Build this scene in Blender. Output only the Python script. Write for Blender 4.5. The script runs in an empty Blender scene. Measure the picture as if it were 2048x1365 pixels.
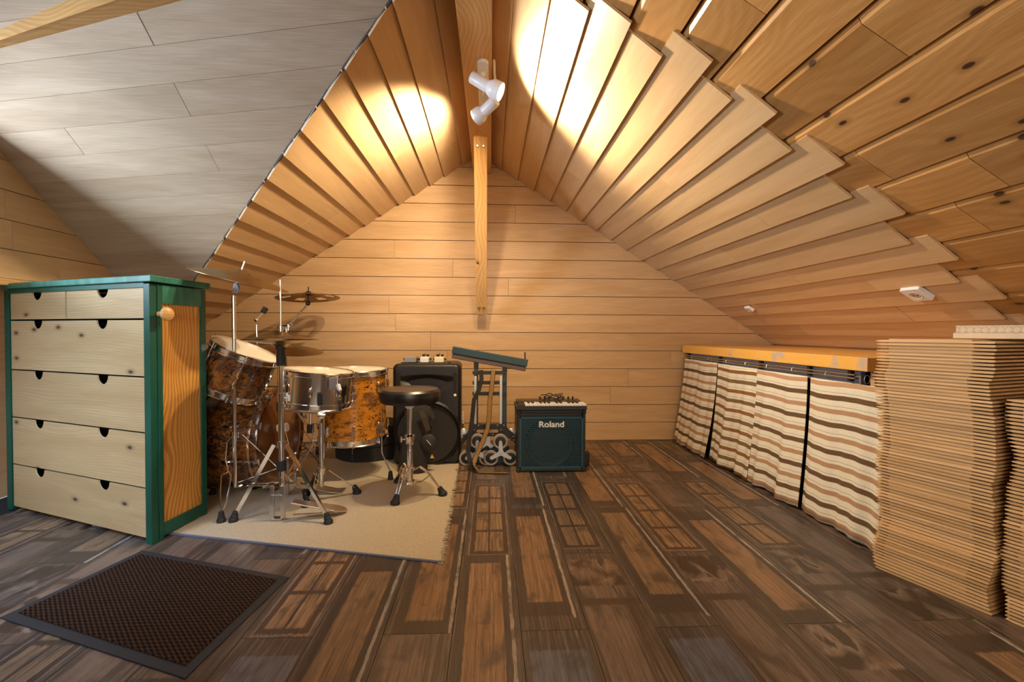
import bpy, bmesh, math, random
from mathutils import Vector as V, Matrix
random.seed(7)
D2=bpy.data; COL=bpy.context.scene.collection; SC=bpy.context.scene
PI=math.pi
# ---------------------------------------------------------------- camera (16 mm lens, 0.82 m above the floor)
cd=D2.cameras.new('camera'); cam=D2.objects.new('camera',cd); COL.objects.link(cam); SC.camera=cam
cd.sensor_width=36; cd.lens=16.0; cd.clip_start=.02
cam.matrix_world=Matrix(((0.998862,-0.003481,-0.047573),(-0.047497,0.019386,-0.998683),(0.004399,0.999806,0.019199))).to_4x4()
cam.location=(0,0,.82)
# ---------------------------------------------------------------- world, lights, exposure
w=D2.worlds.new('world'); SC.world=w; w.use_nodes=True
w.node_tree.nodes['Background'].inputs[0].default_value=(.75,.87,1,1); w.node_tree.nodes['Background'].inputs[1].default_value=.6
SC.view_settings.view_transform='Standard'; SC.view_settings.look='None'; SC.view_settings.gamma=1
SC.view_settings.use_curve_mapping=False; SC.view_settings.exposure=-.24
SC.cycles.use_denoising=True; SC.cycles.max_bounces=8; SC.cycles.sample_clamp_indirect=4
def light(name,kind,loc,target,power,color,size=.1,sizey=None,spot=None,blend=.3,spread=180):
    l=D2.lights.new(name,kind); l.energy=power; l.color=color
    if kind=='AREA':
        l.shape='RECTANGLE'; l.size=size; l.size_y=sizey or size; l.spread=math.radians(spread)
    else: l.shadow_soft_size=size
    if kind=='SPOT': l.spot_size=math.radians(spot); l.spot_blend=blend
    o=D2.objects.new(name,l); COL.objects.link(o); o.location=loc
    d=V(target)-V(loc); o.rotation_euler=d.to_track_quat('-Z','Y').to_euler()
    return o
WARM=(1,.77,.47)
# daylight through the gable and roof windows of the dormer, then two added fills
light('daylight_dormer','AREA',(-3.25,.95,1.22),(-1.9,1.8,1.45),170,(.66,.80,1),.9,.6)
light('daylight_roof_window','AREA',(-1.72,1.10,1.62),(-1.95,1.45,.1),15,(.34,.60,1),.6,.4,spread=95)
light('fill_chest','AREA',(-1.2,.35,1.15),(-1.75,1.95,.45),7,(.92,.92,.95),.5,.5,spread=80)  # soft fill added for the chest front, no window behind it
light('fill_rear','AREA',(.5,-1.70,1.1),(.45,2.4,.6),24,(1,.82,.62),2.0,1.0,spread=120)  # unseen warm fill added behind the camera; the rear gable has no window
# the two spot heads on the ridge beam
light('spot_bulb_right','SPOT',(.055,2.10,1.815),(.50,1.90,1.80),95,(1,.86,.66),.03,spot=140,blend=.55)
light('spot_bulb_left','SPOT',(-.145,2.42,1.83),(-.60,2.55,1.80),42,(1,.85,.64),.03,spot=140,blend=.35)
light('spot_bulb_drums','SPOT',(-.15,2.12,1.88),(-1.15,3.05,.60),70,WARM,.025,spot=150,blend=.9)
light('spot_bulb_floor','SPOT',(.05,2.12,1.80),(.5,2.5,0),52,WARM,.05,spot=150,blend=.9)

# ---------------------------------------------------------------- node helper and materials
class N:
    def __init__(s,name):
        s.m=D2.materials.new(name); s.m.use_nodes=True; s.t=s.m.node_tree; s.b=s.t.nodes['Principled BSDF']
    def n(s,ty,**k):
        x=s.t.nodes.new(ty)
        for a,b in k.items():
            if a[0]=='i' and a[1:].isdigit(): s.put(x.inputs[int(a[1:])],b)
            else: setattr(x,a,b)
        return x
    def put(s,inp,v):
        if isinstance(v,bpy.types.NodeSocket): s.t.links.new(v,inp)
        else:
            try: inp.default_value=v
            except Exception: inp.default_value=(*v,1)
    def math(s,op,a,b=0.0,c=None):
        x=s.n('ShaderNodeMath',operation=op,i0=a,i1=b)
        if c is not None: s.put(x.inputs[2],c)
        return x.outputs[0]
    def mix(s,f,a,b,mode='MIX'):
        x=s.n('ShaderNodeMix',data_type='RGBA',blend_type=mode)
        s.put(x.inputs[0],f); s.put(x.inputs[6],c4(a)); s.put(x.inputs[7],c4(b)); return x.outputs[2]
    def ramp(s,f,stops,interp='LINEAR'):
        x=s.n('ShaderNodeValToRGB'); r=x.color_ramp; r.interpolation=interp
        while len(r.elements)<len(stops): r.elements.new(.5)
        for e,(p,c) in zip(r.elements,stops): e.position=p; e.color=c4(c) if not isinstance(c,(int,float)) else (c,c,c,1)
        s.put(x.inputs[0],f); return x.outputs[0]
    def noise(s,vec,scale=1,detail=3,dist=0,rough=.5):
        x=s.n('ShaderNodeTexNoise'); s.put(x.inputs['Vector'],vec); x.inputs['Scale'].default_value=scale
        x.inputs['Detail'].default_value=detail; x.inputs['Distortion'].default_value=dist; x.inputs['Roughness'].default_value=rough
        return x.outputs[0]
    def bump(s,h,strength=.2,dist=.002):
        x=s.n('ShaderNodeBump'); x.inputs['Strength'].default_value=strength; x.inputs['Distance'].default_value=dist
        s.put(x.inputs['Height'],h); s.t.links.new(x.outputs[0],s.b.inputs['Normal'])
    def vmul(s,vec,sc):
        x=s.n('ShaderNodeVectorMath',operation='MULTIPLY'); s.put(x.inputs[0],vec); x.inputs[1].default_value=sc; return x.outputs[0]
    def vadd(s,a,b):
        x=s.n('ShaderNodeVectorMath',operation='ADD'); s.put(x.inputs[0],a); s.put(x.inputs[1],b); return x.outputs[0]
    def rnd(s): return s.n('ShaderNodeObjectInfo').outputs['Random']
    def uv(s): return s.n('ShaderNodeTexCoord').outputs['UV']
    def obj(s): return s.n('ShaderNodeTexCoord').outputs['Object']
    def uvr(s):
        r=s.n('ShaderNodeCombineXYZ',i0=s.math('MULTIPLY',s.rnd(),53.0),i1=s.math('MULTIPLY',s.rnd(),171.0)).outputs[0]
        return s.vadd(s.uv(),r)
    def end(s,col=None,rough=.5,metal=0,spec=.5,coat=0):
        if col is not None: s.put(s.b.inputs['Base Color'],c4(col))
        s.put(s.b.inputs['Roughness'],rough); s.b.inputs['Metallic'].default_value=metal
        s.b.inputs['Specular IOR Level'].default_value=spec
        if coat: s.b.inputs['Coat Weight'].default_value=coat; s.b.inputs['Coat Roughness'].default_value=.15
        return s.m
def c4(c):
    if isinstance(c,bpy.types.NodeSocket): return c
    if isinstance(c,(int,float)): return (c,c,c,1)
    return tuple(c) if len(c)==4 else (*c,1)
def plain(name,c,rough=.5,metal=0,spec=.5,var=.06,sc=40,bump=0,coat=0):
    s=N(name); v=s.noise(s.obj(),sc,3)
    col=s.mix(v,tuple(x*(1-var) for x in c),tuple(min(1,x*(1+var)) for x in c))
    if bump: s.bump(s.noise(s.obj(),sc*8,3),bump,.001)
    return s.end(col,rough,metal,spec,coat)
def wood(name,ca,cb,rough=.45,rings=0,knots=0,var=.16,knotc=(.10,.045,.02),grain=.13,spec=.35,ringc=None,rs=9,bump=.12,rdist=1.2,rw=.30,ru=2.2):
    s=N(name); uv=s.uvr()
    a=s.noise(s.vmul(uv,(1.3,13,1)),1,4,.8)
    col=s.mix(s.ramp(a,[(.3,0),(.7,1)]),ca,cb)
    if rings:
        wv=s.n('ShaderNodeTexWave',wave_type='BANDS',bands_direction='Y'); s.put(wv.inputs['Vector'],s.vadd(s.vmul(uv,(.55,1,1)),s.vmul(s.n('ShaderNodeCombineXYZ',i1=s.noise(s.vmul(uv,(ru,3.5,1)),1,1)).outputs[0],(0,rw,0))))
        wv.inputs['Scale'].default_value=rs; wv.inputs['Distortion'].default_value=rdist; wv.inputs['Detail'].default_value=2; wv.inputs['Detail Scale'].default_value=2
        rf=s.math('MULTIPLY',s.ramp(wv.outputs[1],[(.25,1),(.75,0)]),rings)
        col=s.mix(rf,col,ringc or tuple(x*.5 for x in ca))
    f=s.noise(s.vmul(uv,(7,330,1)),1,2)
    col=s.mix(s.math('MULTIPLY',s.ramp(f,[(.42,1),(.62,0)]),grain),col,tuple(x*.35 for x in ca))
    if knots:
        vo=s.n('ShaderNodeTexVoronoi',voronoi_dimensions='2D'); s.put(vo.inputs['Vector'],s.vmul(uv,(6.2,13,1))); vo.inputs['Scale'].default_value=1
        sep=s.n('ShaderNodeSeparateColor'); s.put(sep.inputs[0],vo.outputs['Color'])
        on=s.math('LESS_THAN',sep.outputs[0],knots)
        d=vo.outputs['Distance']
        core=s.math('MULTIPLY',s.ramp(d,[(.07,1),(.10,0)]),on)
        halo=s.math('MULTIPLY',s.ramp(d,[(.09,.55),(.24,0)]),on)
        col=s.mix(halo,col,tuple(x*.42 for x in ca)); col=s.mix(core,col,knotc)
    br=s.math('MULTIPLY_ADD',s.rnd(),var*2,1-var)
    hsv=s.n('ShaderNodeHueSaturation'); s.put(hsv.inputs['Value'],br); s.put(hsv.inputs['Color'],col)
    s.bump(f,bump,.001)
    return s.end(hsv.outputs[0],rough,0,spec)
M={}
M['ply']=wood('plywood_cladding',(.575,.36,.17),(.68,.455,.24),rough=.42,var=.07,grain=.12)
M['plywall']=wood('gable_cladding',(.57,.345,.16),(.67,.43,.225),rough=.5,var=.03,grain=.2)
M['plydorm']=wood('dormer_cladding',(.50,.36,.23),(.60,.46,.32),rough=.55,var=.05,grain=.2,rings=.08,rs=4)
M['pine']=wood('knotty_pine',(.52,.25,.070),(.63,.335,.115),rough=.32,rings=.24,knots=.26,var=.16,rs=9,grain=.2,ringc=(.40,.17,.05),knotc=(.07,.03,.015))
M['beam']=wood('beam_timber',(.66,.36,.12),(.78,.48,.20),rough=.4,rings=.35,knots=.05,var=.05,rs=14,ringc=(.48,.22,.06))
M['drawer']=wood('pale_pine_drawer',(.50,.345,.165),(.64,.475,.255),rough=.42,rings=.30,knots=.16,var=.05,rs=30,rw=.14,ru=1.0,rdist=.7,ringc=(.44,.29,.15),knotc=(.10,.06,.04))
M['oak']=wood('orange_grained_panel',(.70,.33,.06),(.85,.44,.11),rough=.38,rings=.55,var=.0,rs=15,ringc=(.36,.12,.02))
M['stack']=wood('stacked_plywood',(.62,.37,.15),(.76,.51,.26),rough=.6,var=.17,grain=.3)
M['stackdark']=plain('dark_brown_backing',(.20,.11,.05),.8)  # dark brown backing seen in the joints between the pine boards
M['counter']=(lambda s:s.end(s.mix(s.ramp(s.noise(s.obj(),9,6,.8),[(.56,0),(.66,1)]),s.mix(s.noise(s.obj(),5,4),(.80,.38,.06),(.88,.50,.12)),(.52,.40,.32)),.4))(N('worn_orange_worktop'))
M['green']=(lambda s:s.end(s.mix(s.ramp(s.noise(s.vmul(s.obj(),(6,6,3)),1,5),[(.35,0),(.65,1)]),(.003,.065,.038),(.005,.10,.068)),.45))(N('green_paint'))
M['greentop']=(lambda s:s.end(s.mix(s.ramp(s.noise(s.vmul(s.obj(),(12,40,3)),1,5),[(.3,0),(.7,1)]),(.006,.11,.075),(.035,.22,.16)),.45))(N('worn_green_paint'))
M['dark']=plain('dark_void',(.012,.010,.009),.9)
M['black']=plain('black_plastic',(.009,.008,.008),.42,spec=.5,bump=.15)
M['blackmat']=plain('black_fabric',(.016,.014,.013),.9,bump=.4,var=.3)
M['rubber']=plain('black_rubber',(.014,.013,.013),.7)
M['vinyl']=plain('black_vinyl',(.012,.010,.009),.33,spec=.6)
M['chrome']=plain('chrome',(.78,.76,.74),.14,1,var=.02)
M['steel']=plain('brushed_steel',(.62,.60,.57),.30,1,var=.05)
M['alu']=plain('pale_aluminium',(.55,.55,.58),.4,.6)
M['whiteplastic']=plain('white_plastic',(.80,.80,.80),.35,var=.02)
M['cream']=plain('cream_enamel',(.78,.70,.50),.35)
M['grey']=plain('grey_metal_case',(.28,.28,.30),.4,.3)
M['head']=plain('drum_head',(.80,.72,.58),.35)
M['amberhead']=plain('amber_drum_head',(.16,.06,.018),.18,spec=.6,coat=.3)
M['hoopwood']=plain('brown_wooden_hoop',(.42,.22,.09),.35,var=.2,sc=8)
M['teal']=plain('dark_teal_paint',(.006,.036,.050),.4,var=.15)
M['tealgrill']=plain('teal_grille_metal',(.020,.075,.105),.4,.4)
M['felt']=plain('black_felt',(.01,.01,.01),.95)
M['wheelgrey']=plain('beige_grey_tyre',(.33,.28,.25),.6)
M['yellow']=plain('yellow_label',(.85,.45,.03),.5)
M['keywhite']=plain('key_white',(.78,.76,.72),.3,var=.02)
M['cymbal']=(lambda s:(s.bump(s.math('SINE',s.math('MULTIPLY',s.n('ShaderNodeVectorMath',operation='LENGTH',i0=s.vmul(s.obj(),(1,1,0))).outputs[1],900.0)),.15,.0006),s.end(s.mix(s.noise(s.vmul(s.obj(),(14,14,2)),1,5,1),(.22,.135,.055),(.42,.28,.13)),s.math('MULTIPLY_ADD',s.noise(s.obj(),9,4),.25,.22),1))[1])(N('aged_bronze_cymbal'))
def wrap():
    s=N('orange_marbled_wrap'); o=s.obj()
    a=s.noise(s.vmul(o,(11,11,24)),1,8,1.0,.70)
    col=s.ramp(a,[(.36,(.60,.235,.015)),(.50,(.50,.185,.014)),(.56,(.22,.085,.014)),(.68,(.06,.028,.012))])
    b=s.noise(s.vmul(o,(60,60,110)),1,4,1.0)
    col=s.mix(s.ramp(b,[(.36,1),(.42,0)]),col,(.03,.014,.008))
    return s.end(col,.22,0,.6,coat=.6)
M['wrap']=wrap()
def wrapdark():
    s=N('dark_marbled_wrap'); o=s.obj()
    a=s.noise(s.vmul(o,(13,13,20)),1,8,1.2,.72)
    col=s.ramp(a,[(.34,(.34,.12,.014)),(.48,(.16,.056,.011)),(.58,(.04,.018,.009)),(.8,(.014,.009,.007))])
    b=s.noise(s.vmul(o,(50,50,60)),1,4,1.5)
    col=s.mix(s.ramp(b,[(.40,1),(.46,0)]),col,(.02,.012,.008))
    return s.end(col,.22,0,.6,coat=.6)
M['wrapdark']=wrapdark()
def rugm():
    s=N('beige_rug_pile'); o=s.obj()
    a=s.noise(o,260,4,.5,.7); b=s.noise(o,9,4)
    col=s.mix(s.ramp(a,[(.35,0),(.65,1)]),(.42,.33,.21),(.78,.67,.49)); col=s.mix(s.math('MULTIPLY',b,.35),col,(.50,.40,.28))
    s.bump(a,.9,.006); return s.end(col,.95,0,.1)
M['rug']=rugm()
def matm():
    s=N('brown_ribbed_mat_pile'); u=s.uv()
    wv=s.n('ShaderNodeTexWave',wave_type='BANDS',bands_direction='DIAGONAL'); s.put(wv.inputs['Vector'],u); wv.inputs['Scale'].default_value=44; wv.inputs['Distortion'].default_value=1.2; wv.inputs['Detail'].default_value=3; wv.inputs['Detail Scale'].default_value=6
    n=s.noise(u,240,3)
    col=s.mix(s.ramp(wv.outputs[1],[(.35,0),(.6,1)]),(.012,.009,.008),(.095,.050,.032))
    col=s.mix(s.ramp(n,[(.35,.6),(.6,0)]),col,(.010,.008,.007))
    sp=s.noise(u,75,1); col=s.mix(s.ramp(sp,[(.78,0),(.80,1)]),col,(.5,.45,.4))
    s.bump(wv.outputs[1],.8,.004); return s.end(col,.95,0,.1)
M['matpile']=matm()
def curtain(name,A,B,ph):
    s=N(name); z=s.n('ShaderNodeSeparateXYZ',i0=s.uv()).outputs[1]
    z=s.math('ADD',z,s.math('MULTIPLY',s.noise(s.vmul(s.uv(),(7,2,1)),1,1),.006))
    t=s.math('FRACT',s.math('MULTIPLY_ADD',z,1/.115,ph)); 
    cr=(.87,.79,.60); th=(.52,.48,.37)
    col=s.ramp(t,[(0,A),(.185,cr),(.27,th),(.30,cr),(.50,B),(.675,cr),(.77,th),(.80,cr)],'CONSTANT')
    f=s.noise(s.vmul(s.uv(),(260,420,1)),1,3)
    col=s.mix(s.math('MULTIPLY',s.ramp(f,[(.35,1),(.6,0)]),.35),col,(.28,.2,.13))
    s.bump(f,.5,.002); return s.end(col,.95,0,.1)
M['curtA']=curtain('striped_cotton',(.13,.070,.030),(.50,.285,.155),.3)
M['curtB']=curtain('striped_cotton_brown',(.20,.115,.045),(.28,.115,.030),.42)
def floorm(kind):
    s=N('printed_plank_'+['panel','lattice','boards','slate'][kind]); uv=s.uv()
    sx=s.n('ShaderNodeSeparateXYZ',i0=uv); u=sx.outputs[0]; v=sx.outputs[1]   # u 0..1 along, v 0..1 across
    off=s.n('ShaderNodeCombineXYZ',i0=s.math('MULTIPLY',s.rnd(),53.0),i1=s.math('MULTIPLY',s.rnd(),171.0)).outputs[0]
    q=s.vadd(uv,off)
    wob=s.math('MULTIPLY_ADD',s.noise(s.vmul(q,(14,60,1)),1,5,0,.7),.09,-.045)
    r1=s.math('MULTIPLY_ADD',s.math('FRACT',s.math('MULTIPLY',s.rnd(),13.7)),.10,-.05); r2=s.math('MULTIPLY_ADD',s.math('FRACT',s.math('MULTIPLY',s.rnd(),29.3)),.14,-.07)
    uu=s.math('ADD',s.math('ADD',u,r1),s.math('MULTIPLY',wob,.6)); vv=s.math('ADD',s.math('ADD',v,r2),wob)
    def box(a,b,c,d):
        x=s.math('MULTIPLY',s.math('GREATER_THAN',uu,a),s.math('LESS_THAN',uu,b))
        y=s.math('MULTIPLY',s.math('GREATER_THAN',vv,c),s.math('LESS_THAN',vv,d)); return s.math('MULTIPLY',x,y)
    streak=s.noise(s.vmul(q,(3,22,1)),1,5,.6,.65); fine=s.noise(s.vmul(q,(9,110,1)),1,4,.5,.7)
    blot=s.noise(s.vmul(q,(7,3,1)),1,4,.5)
    base=s.ramp(streak,[(.3,(.034,.026,.022)),(.5,(.075,.057,.046)),(.64,(.15,.118,.097)),(.78,(.27,.225,.195))])
    tint=s.n('ShaderNodeObjectInfo').outputs['Color']
    if kind==0:
        col=s.mix(box(.03,.97,.06,.94),base,s.ramp(streak,[(.3,(.030,.023,.019)),(.7,(.075,.056,.044))]))
        pan=s.mix(s.ramp(streak,[(.3,0),(.72,1)]),(.095,.058,.033),(.35,.215,.118))
        col=s.mix(box(.11,.86,.20,.78),col,pan)
        col=s.mix(box(.02,.99,.88,.93),col,(.34,.30,.26))
    elif kind==1:
        pan=s.mix(s.ramp(streak,[(.3,0),(.7,1)]),(.06,.041,.028),(.36,.235,.135))
        col=s.mix(box(.04,.95,.08,.92),base,(.20,.15,.115))
        col=s.mix(box(.05,.94,.11,.89),col,(.055,.036,.026))
        for a in range(4):
            for c in range(2):
                col=s.mix(box(.08+a*.215,.08+a*.215+.19,.20+c*.32,.20+c*.32+.27),col,pan)
    elif kind==2:
        col=s.mix(box(.22,1.1,.12,.66),base,s.ramp(streak,[(.3,(.075,.055,.045)),(.7,(.20,.150,.122))]))
        col=s.mix(box(.02,.22,.04,.96),col,s.ramp(blot,[(.42,(.04,.028,.022)),(.55,(.16,.115,.085)),(.60,(.30,.24,.19)),(.64,(.05,.035,.028))]))
        col=s.mix(box(.30,.34,-.1,1.1),col,(.06,.04,.03))
    else:
        col=s.mix(box(.1,.9,.1,.9),base,s.ramp(streak,[(.3,(.06,.062,.075)),(.7,(.17,.18,.22))]))
        col=s.mix(box(.30,.62,.26,.72),col,s.ramp(streak,[(.3,(.30,.30,.36)),(.7,(.50,.50,.58))]))
    col=s.mix(s.ramp(fine,[(.34,.75),(.48,0)]),col,(.028,.018,.013))
    col=s.mix(s.math('MULTIPLY',s.ramp(fine,[(.60,0),(.74,1)]),.40),col,(.42,.32,.24))
    col=s.mix(s.ramp(blot,[(.52,0),(.68,.75)]),col,(.050,.036,.029))
    crk=s.noise(s.vmul(q,(5,75,1)),1,3,1.5,.8); col=s.mix(s.ramp(crk,[(.30,.85),(.36,0)]),col,(.02,.014,.011))
    col=s.mix(1.0,col,tint,'MULTIPLY')
    s.bump(fine,.10,.001)
    return s.end(col,s.math('MULTIPLY_ADD',blot,.22,.24),0,.5)
for k in range(4): M['floor%d'%k]=floorm(k)
_g=N('window_glass'); _t=_g.n('ShaderNodeBsdfTransparent'); _gl=_g.n('ShaderNodeBsdfGlossy'); _gl.inputs['Roughness'].default_value=.02
_mx=_g.n('ShaderNodeMixShader'); _mx.inputs[0].default_value=.06; _g.t.links.new(_t.outputs[0],_mx.inputs[1]); _g.t.links.new(_gl.outputs[0],_mx.inputs[2]); _g.t.links.new(_mx.outputs[0],_g.t.nodes['Material Output'].inputs[0]); M['window_glass']=_g.m
M['emit']=N('lit_bulb').m; b_=M['emit'].node_tree.nodes['Principled BSDF']; b_.inputs['Emission Color'].default_value=(1,.88,.66,1); b_.inputs['Emission Strength'].default_value=22
M['hex']=plain('pale_insulation_board',(.66,.52,.36),.8,var=.15)
M['wire']=plain('galvanised_wire',(.72,.66,.56),.5,.3)

_cm=cam.matrix_world.to_3x3()
def at(x,y,Y):
    """point seen at (x,y) of the 2048 px photo, at depth Y in the room"""
    r=_cm@V(((x-1024)/910,-(y-682.5)/910,-1)); return V((0,0,.82))+r*(Y/r.y)
# ---------------------------------------------------------------- mesh builder
def frame(n,up=(0,0,1)):
    n=V(n).normalized(); up=V(up)
    if abs(n.dot(up))>.95: up=V((0,1,0))
    x=up.cross(n).normalized(); return x,n.cross(x).normalized(),n
class MB:
    def __init__(s): s.v=[]; s.f=[]; s.uv=[]
    def add(s,vs,fs,uvs=None):
        b=len(s.v); s.v+=[V(p) for p in vs]
        for i,f in enumerate(fs): s.f.append([b+k for k in f]); s.uv.append(uvs[i] if uvs else None)
        return s
    def box(s,c,d,R=None):
        c=V(c); h=[x/2 for x in d]; vs=[]
        for k in range(8):
            p=V(((1 if k&1 else -1)*h[0],(1 if k&2 else -1)*h[1],(1 if k&4 else -1)*h[2]))
            if R is not None: p=R@p
            vs.append(c+p)
        return s.add(vs,[(0,2,3,1),(4,5,7,6),(0,1,5,4),(2,6,7,3),(0,4,6,2),(1,3,7,5)])
    def bar(s,a,b,wd,th,up=(0,0,1)):
        a=V(a); b=V(b); x,y,z=frame(b-a,up); R=Matrix((x,y,z)).transposed()
        return s.box((a+b)/2,(wd,th,(b-a).length),R)
    def prism(s,poly,o,eu,ev,en,t0,t1,uvs=1.0,uo=(0,0)):
        """poly in (u,v) plane metres; t0,t1 numbers or functions of (u,v)"""
        o,eu,ev,en=V(o),V(eu),V(ev),V(en); n=len(poly)
        g=lambda t,p: t(*p) if callable(t) else t
        vs=[o+eu*p[0]+ev*p[1]+en*g(t0,p) for p in poly]+[o+eu*p[0]+ev*p[1]+en*g(t1,p) for p in poly]
        U=[(p[0]*uvs+uo[0],p[1]*uvs+uo[1]) for p in poly]
        fs=[list(range(n)),list(range(2*n-1,n-1,-1))]; uu=[U,[U[k-n] for k in range(2*n-1,n-1,-1)]]
        for i in range(n):
            j=(i+1)%n; fs.append([j,i,n+i,n+j]); uu.append([U[j],U[i],(U[i][0],U[i][1]+.01),(U[j][0],U[j][1]+.01)])
        return s.add(vs,fs,uu)
    def tube(s,pts,r,n=8,flat=1.0,up=(0,0,1),closed=False):
        pts=[V(p) for p in pts]; m=len(pts); rr=r if isinstance(r,(list,tuple)) else [r]*m; vs=[]; px=None
        for i,p in enumerate(pts):
            if closed: t=pts[(i+1)%m]-pts[i-1]
            else: t=(pts[min(i+1,m-1)]-pts[max(i-1,0)])
            t.normalize()
            if px is None: x,y,_=frame(t,up)
            else:
                x=(px-t*px.dot(t)).normalized(); y=t.cross(x)
            px=x
            for k in range(n):
                a=2*PI*k/n; vs.append(p+x*math.cos(a)*rr[i]+y*math.sin(a)*rr[i]*flat)
        fs=[]
        for i in range(m if closed else m-1):
            for k in range(n):
                a=i*n+k; b=i*n+(k+1)%n; j=(i+1)%m; fs.append((a,b,j*n+(k+1)%n,j*n+k))
        if not closed: fs+= [tuple(range(n-1,-1,-1)),tuple((m-1)*n+k for k in range(n))]
        return s.add(vs,fs)
    def cyl(s,a,b,r,n=16): return s.tube([a,b],r,n)
    def lathe(s,prof,c,axis=(0,0,1),n=32,closed=False):
        x,y,z=frame(axis); c=V(c); vs=[]
        for r,h in prof:
            for k in range(n):
                a=2*PI*k/n; vs.append(c+z*h+x*r*math.cos(a)+y*r*math.sin(a))
        fs=[]; m=len(prof)
        for i in range(m if closed else m-1):
            j=(i+1)%m
            for k in range(n):
                fs.append((i*n+k,i*n+(k+1)%n,j*n+(k+1)%n,j*n+k))
        if not closed:
            if prof[0][0]>1e-5: fs.append(tuple(range(n-1,-1,-1)))
            if prof[-1][0]>1e-5: fs.append(tuple((m-1)*n+k for k in range(n)))
        return s.add(vs,fs)
    def ball(s,c,r,n=12,m=8,sc=(1,1,1)):
        prof=[(r*math.sin(PI*i/m),-r*math.cos(PI*i/m)) for i in range(m+1)]
        b=len(s.v); s.lathe([(max(p[0],1e-6),p[1]) for p in prof],(0,0,0),(0,0,1),n)
        c=V(c)
        for i in range(b,len(s.v)): v=s.v[i]; s.v[i]=c+V((v.x*sc[0],v.y*sc[1],v.z*sc[2]))
        return s
    def build(s,name,mat,parent=None,smooth=False,bevel=0,loc=None,seg=2,col=None,long=None):
        me=D2.meshes.new(name)
        base=V(parent.location) if parent is not None and parent.parent is None else V((0,0,0))
        if parent is not None and parent.parent is not None: base=V(parent['_w']) if '_w' in parent else V(parent.parent.location)
        cen=sum(s.v,V((0,0,0)))/len(s.v) if loc is None else V(loc)
        own=cen if not(parent is not None and parent.get('_static')) else cen
        me.from_pydata([p-own for p in s.v],[],s.f)
        uvl=me.uv_layers.new(name='UVMap')
        # box-project faces that carry no uv, u along the longest axis
        d=[max(p[k] for p in s.v)-min(p[k] for p in s.v) for k in range(3)]; la=long if long is not None else d.index(max(d))
        for pi,poly in enumerate(me.polygons):
            u=s.uv[pi]
            if u is None:
                nn=poly.normal; na=max(range(3),key=lambda k:abs(nn[k]))
                ax=[k for k in range(3) if k!=na]
                if la in ax: ax=[la]+[k for k in ax if k!=la]
                for li,vi in zip(poly.loop_indices,poly.vertices):
                    co=me.vertices[vi].co; uvl.data[li].uv=(co[ax[0]],co[ax[1]])
            else:
                for li,q in zip(poly.loop_indices,u): uvl.data[li].uv=q
        me.materials.append(mat)
        if s.fix:
            bm=bmesh.new(); bm.from_mesh(me); bmesh.ops.recalc_face_normals(bm,faces=bm.faces); bm.to_mesh(me); bm.free()
        o=D2.objects.new(name,me); COL.objects.link(o)
        if smooth:
            for p in me.polygons: p.use_smooth=True
            me.set_sharp_from_angle(angle=math.radians(38))
        if bevel:
            b=o.modifiers.new('bevel','BEVEL'); b.width=bevel; b.segments=seg; b.limit_method='ANGLE'; b.harden_normals=False
        if parent is not None:
            o.parent=parent; pw=V(parent['_w']) if '_w' in parent else V(parent.location)
            o.location=own-pw
        else: o.location=own
        o['_w']=tuple(own)
        if col: o.color=(*col,1)
        return o
    fix=True
def tag(o,label=None,cat=None,group=None,kind=None):
    if label: o['label']=label
    if cat: o['category']=cat
    if group: o['group']=group
    if kind: o['kind']=kind
    return o
def thing(name,label,cat,loc,group=None):
    o=D2.objects.new(name,None); COL.objects.link(o); o.location=loc; o.empty_display_size=.05; o['_w']=tuple(loc)
    return tag(o,label,cat,group)
def struct(o): o['kind']='structure'; return o
def copy_tree(o,parent=None,delta=(0,0,0)):
    c=o.copy(); COL.objects.link(c); c.parent=parent
    if parent is None: c.location=V(o.location)+V(delta)
    for ch in o.children: copy_tree(ch,c)
    return c
def clip(poly,a,b,c):
    """keep a*x+b*y<=c"""
    out=[]
    for i in range(len(poly)):
        p=poly[i]; q=poly[(i+1)%len(poly)]; fp=a*p[0]+b*p[1]-c; fq=a*q[0]+b*q[1]-c
        if fp<=0: out.append(p)
        if fp*fq<0: t=fp/(fp-fq); out.append((p[0]+(q[0]-p[0])*t,p[1]+(q[1]-p[1])*t))
    return out
# ================================================================ THE ROOM
DB=3.42                      # back gable
XR,ZR=-.086,2.153            # ridge line
kr,kl=-.614,.636             # roof slopes
cr_=math.hypot(1,kr); cl_=math.hypot(1,kl)
er=V((1,0,kr))/cr_; nr=V((kr,0,-1))/cr_   # down-slope right, normal into the room
el=V((-1,0,-kl))/cl_; nl=V((kl,0,-1))/cl_; 
EY=V((0,1,0))
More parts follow.
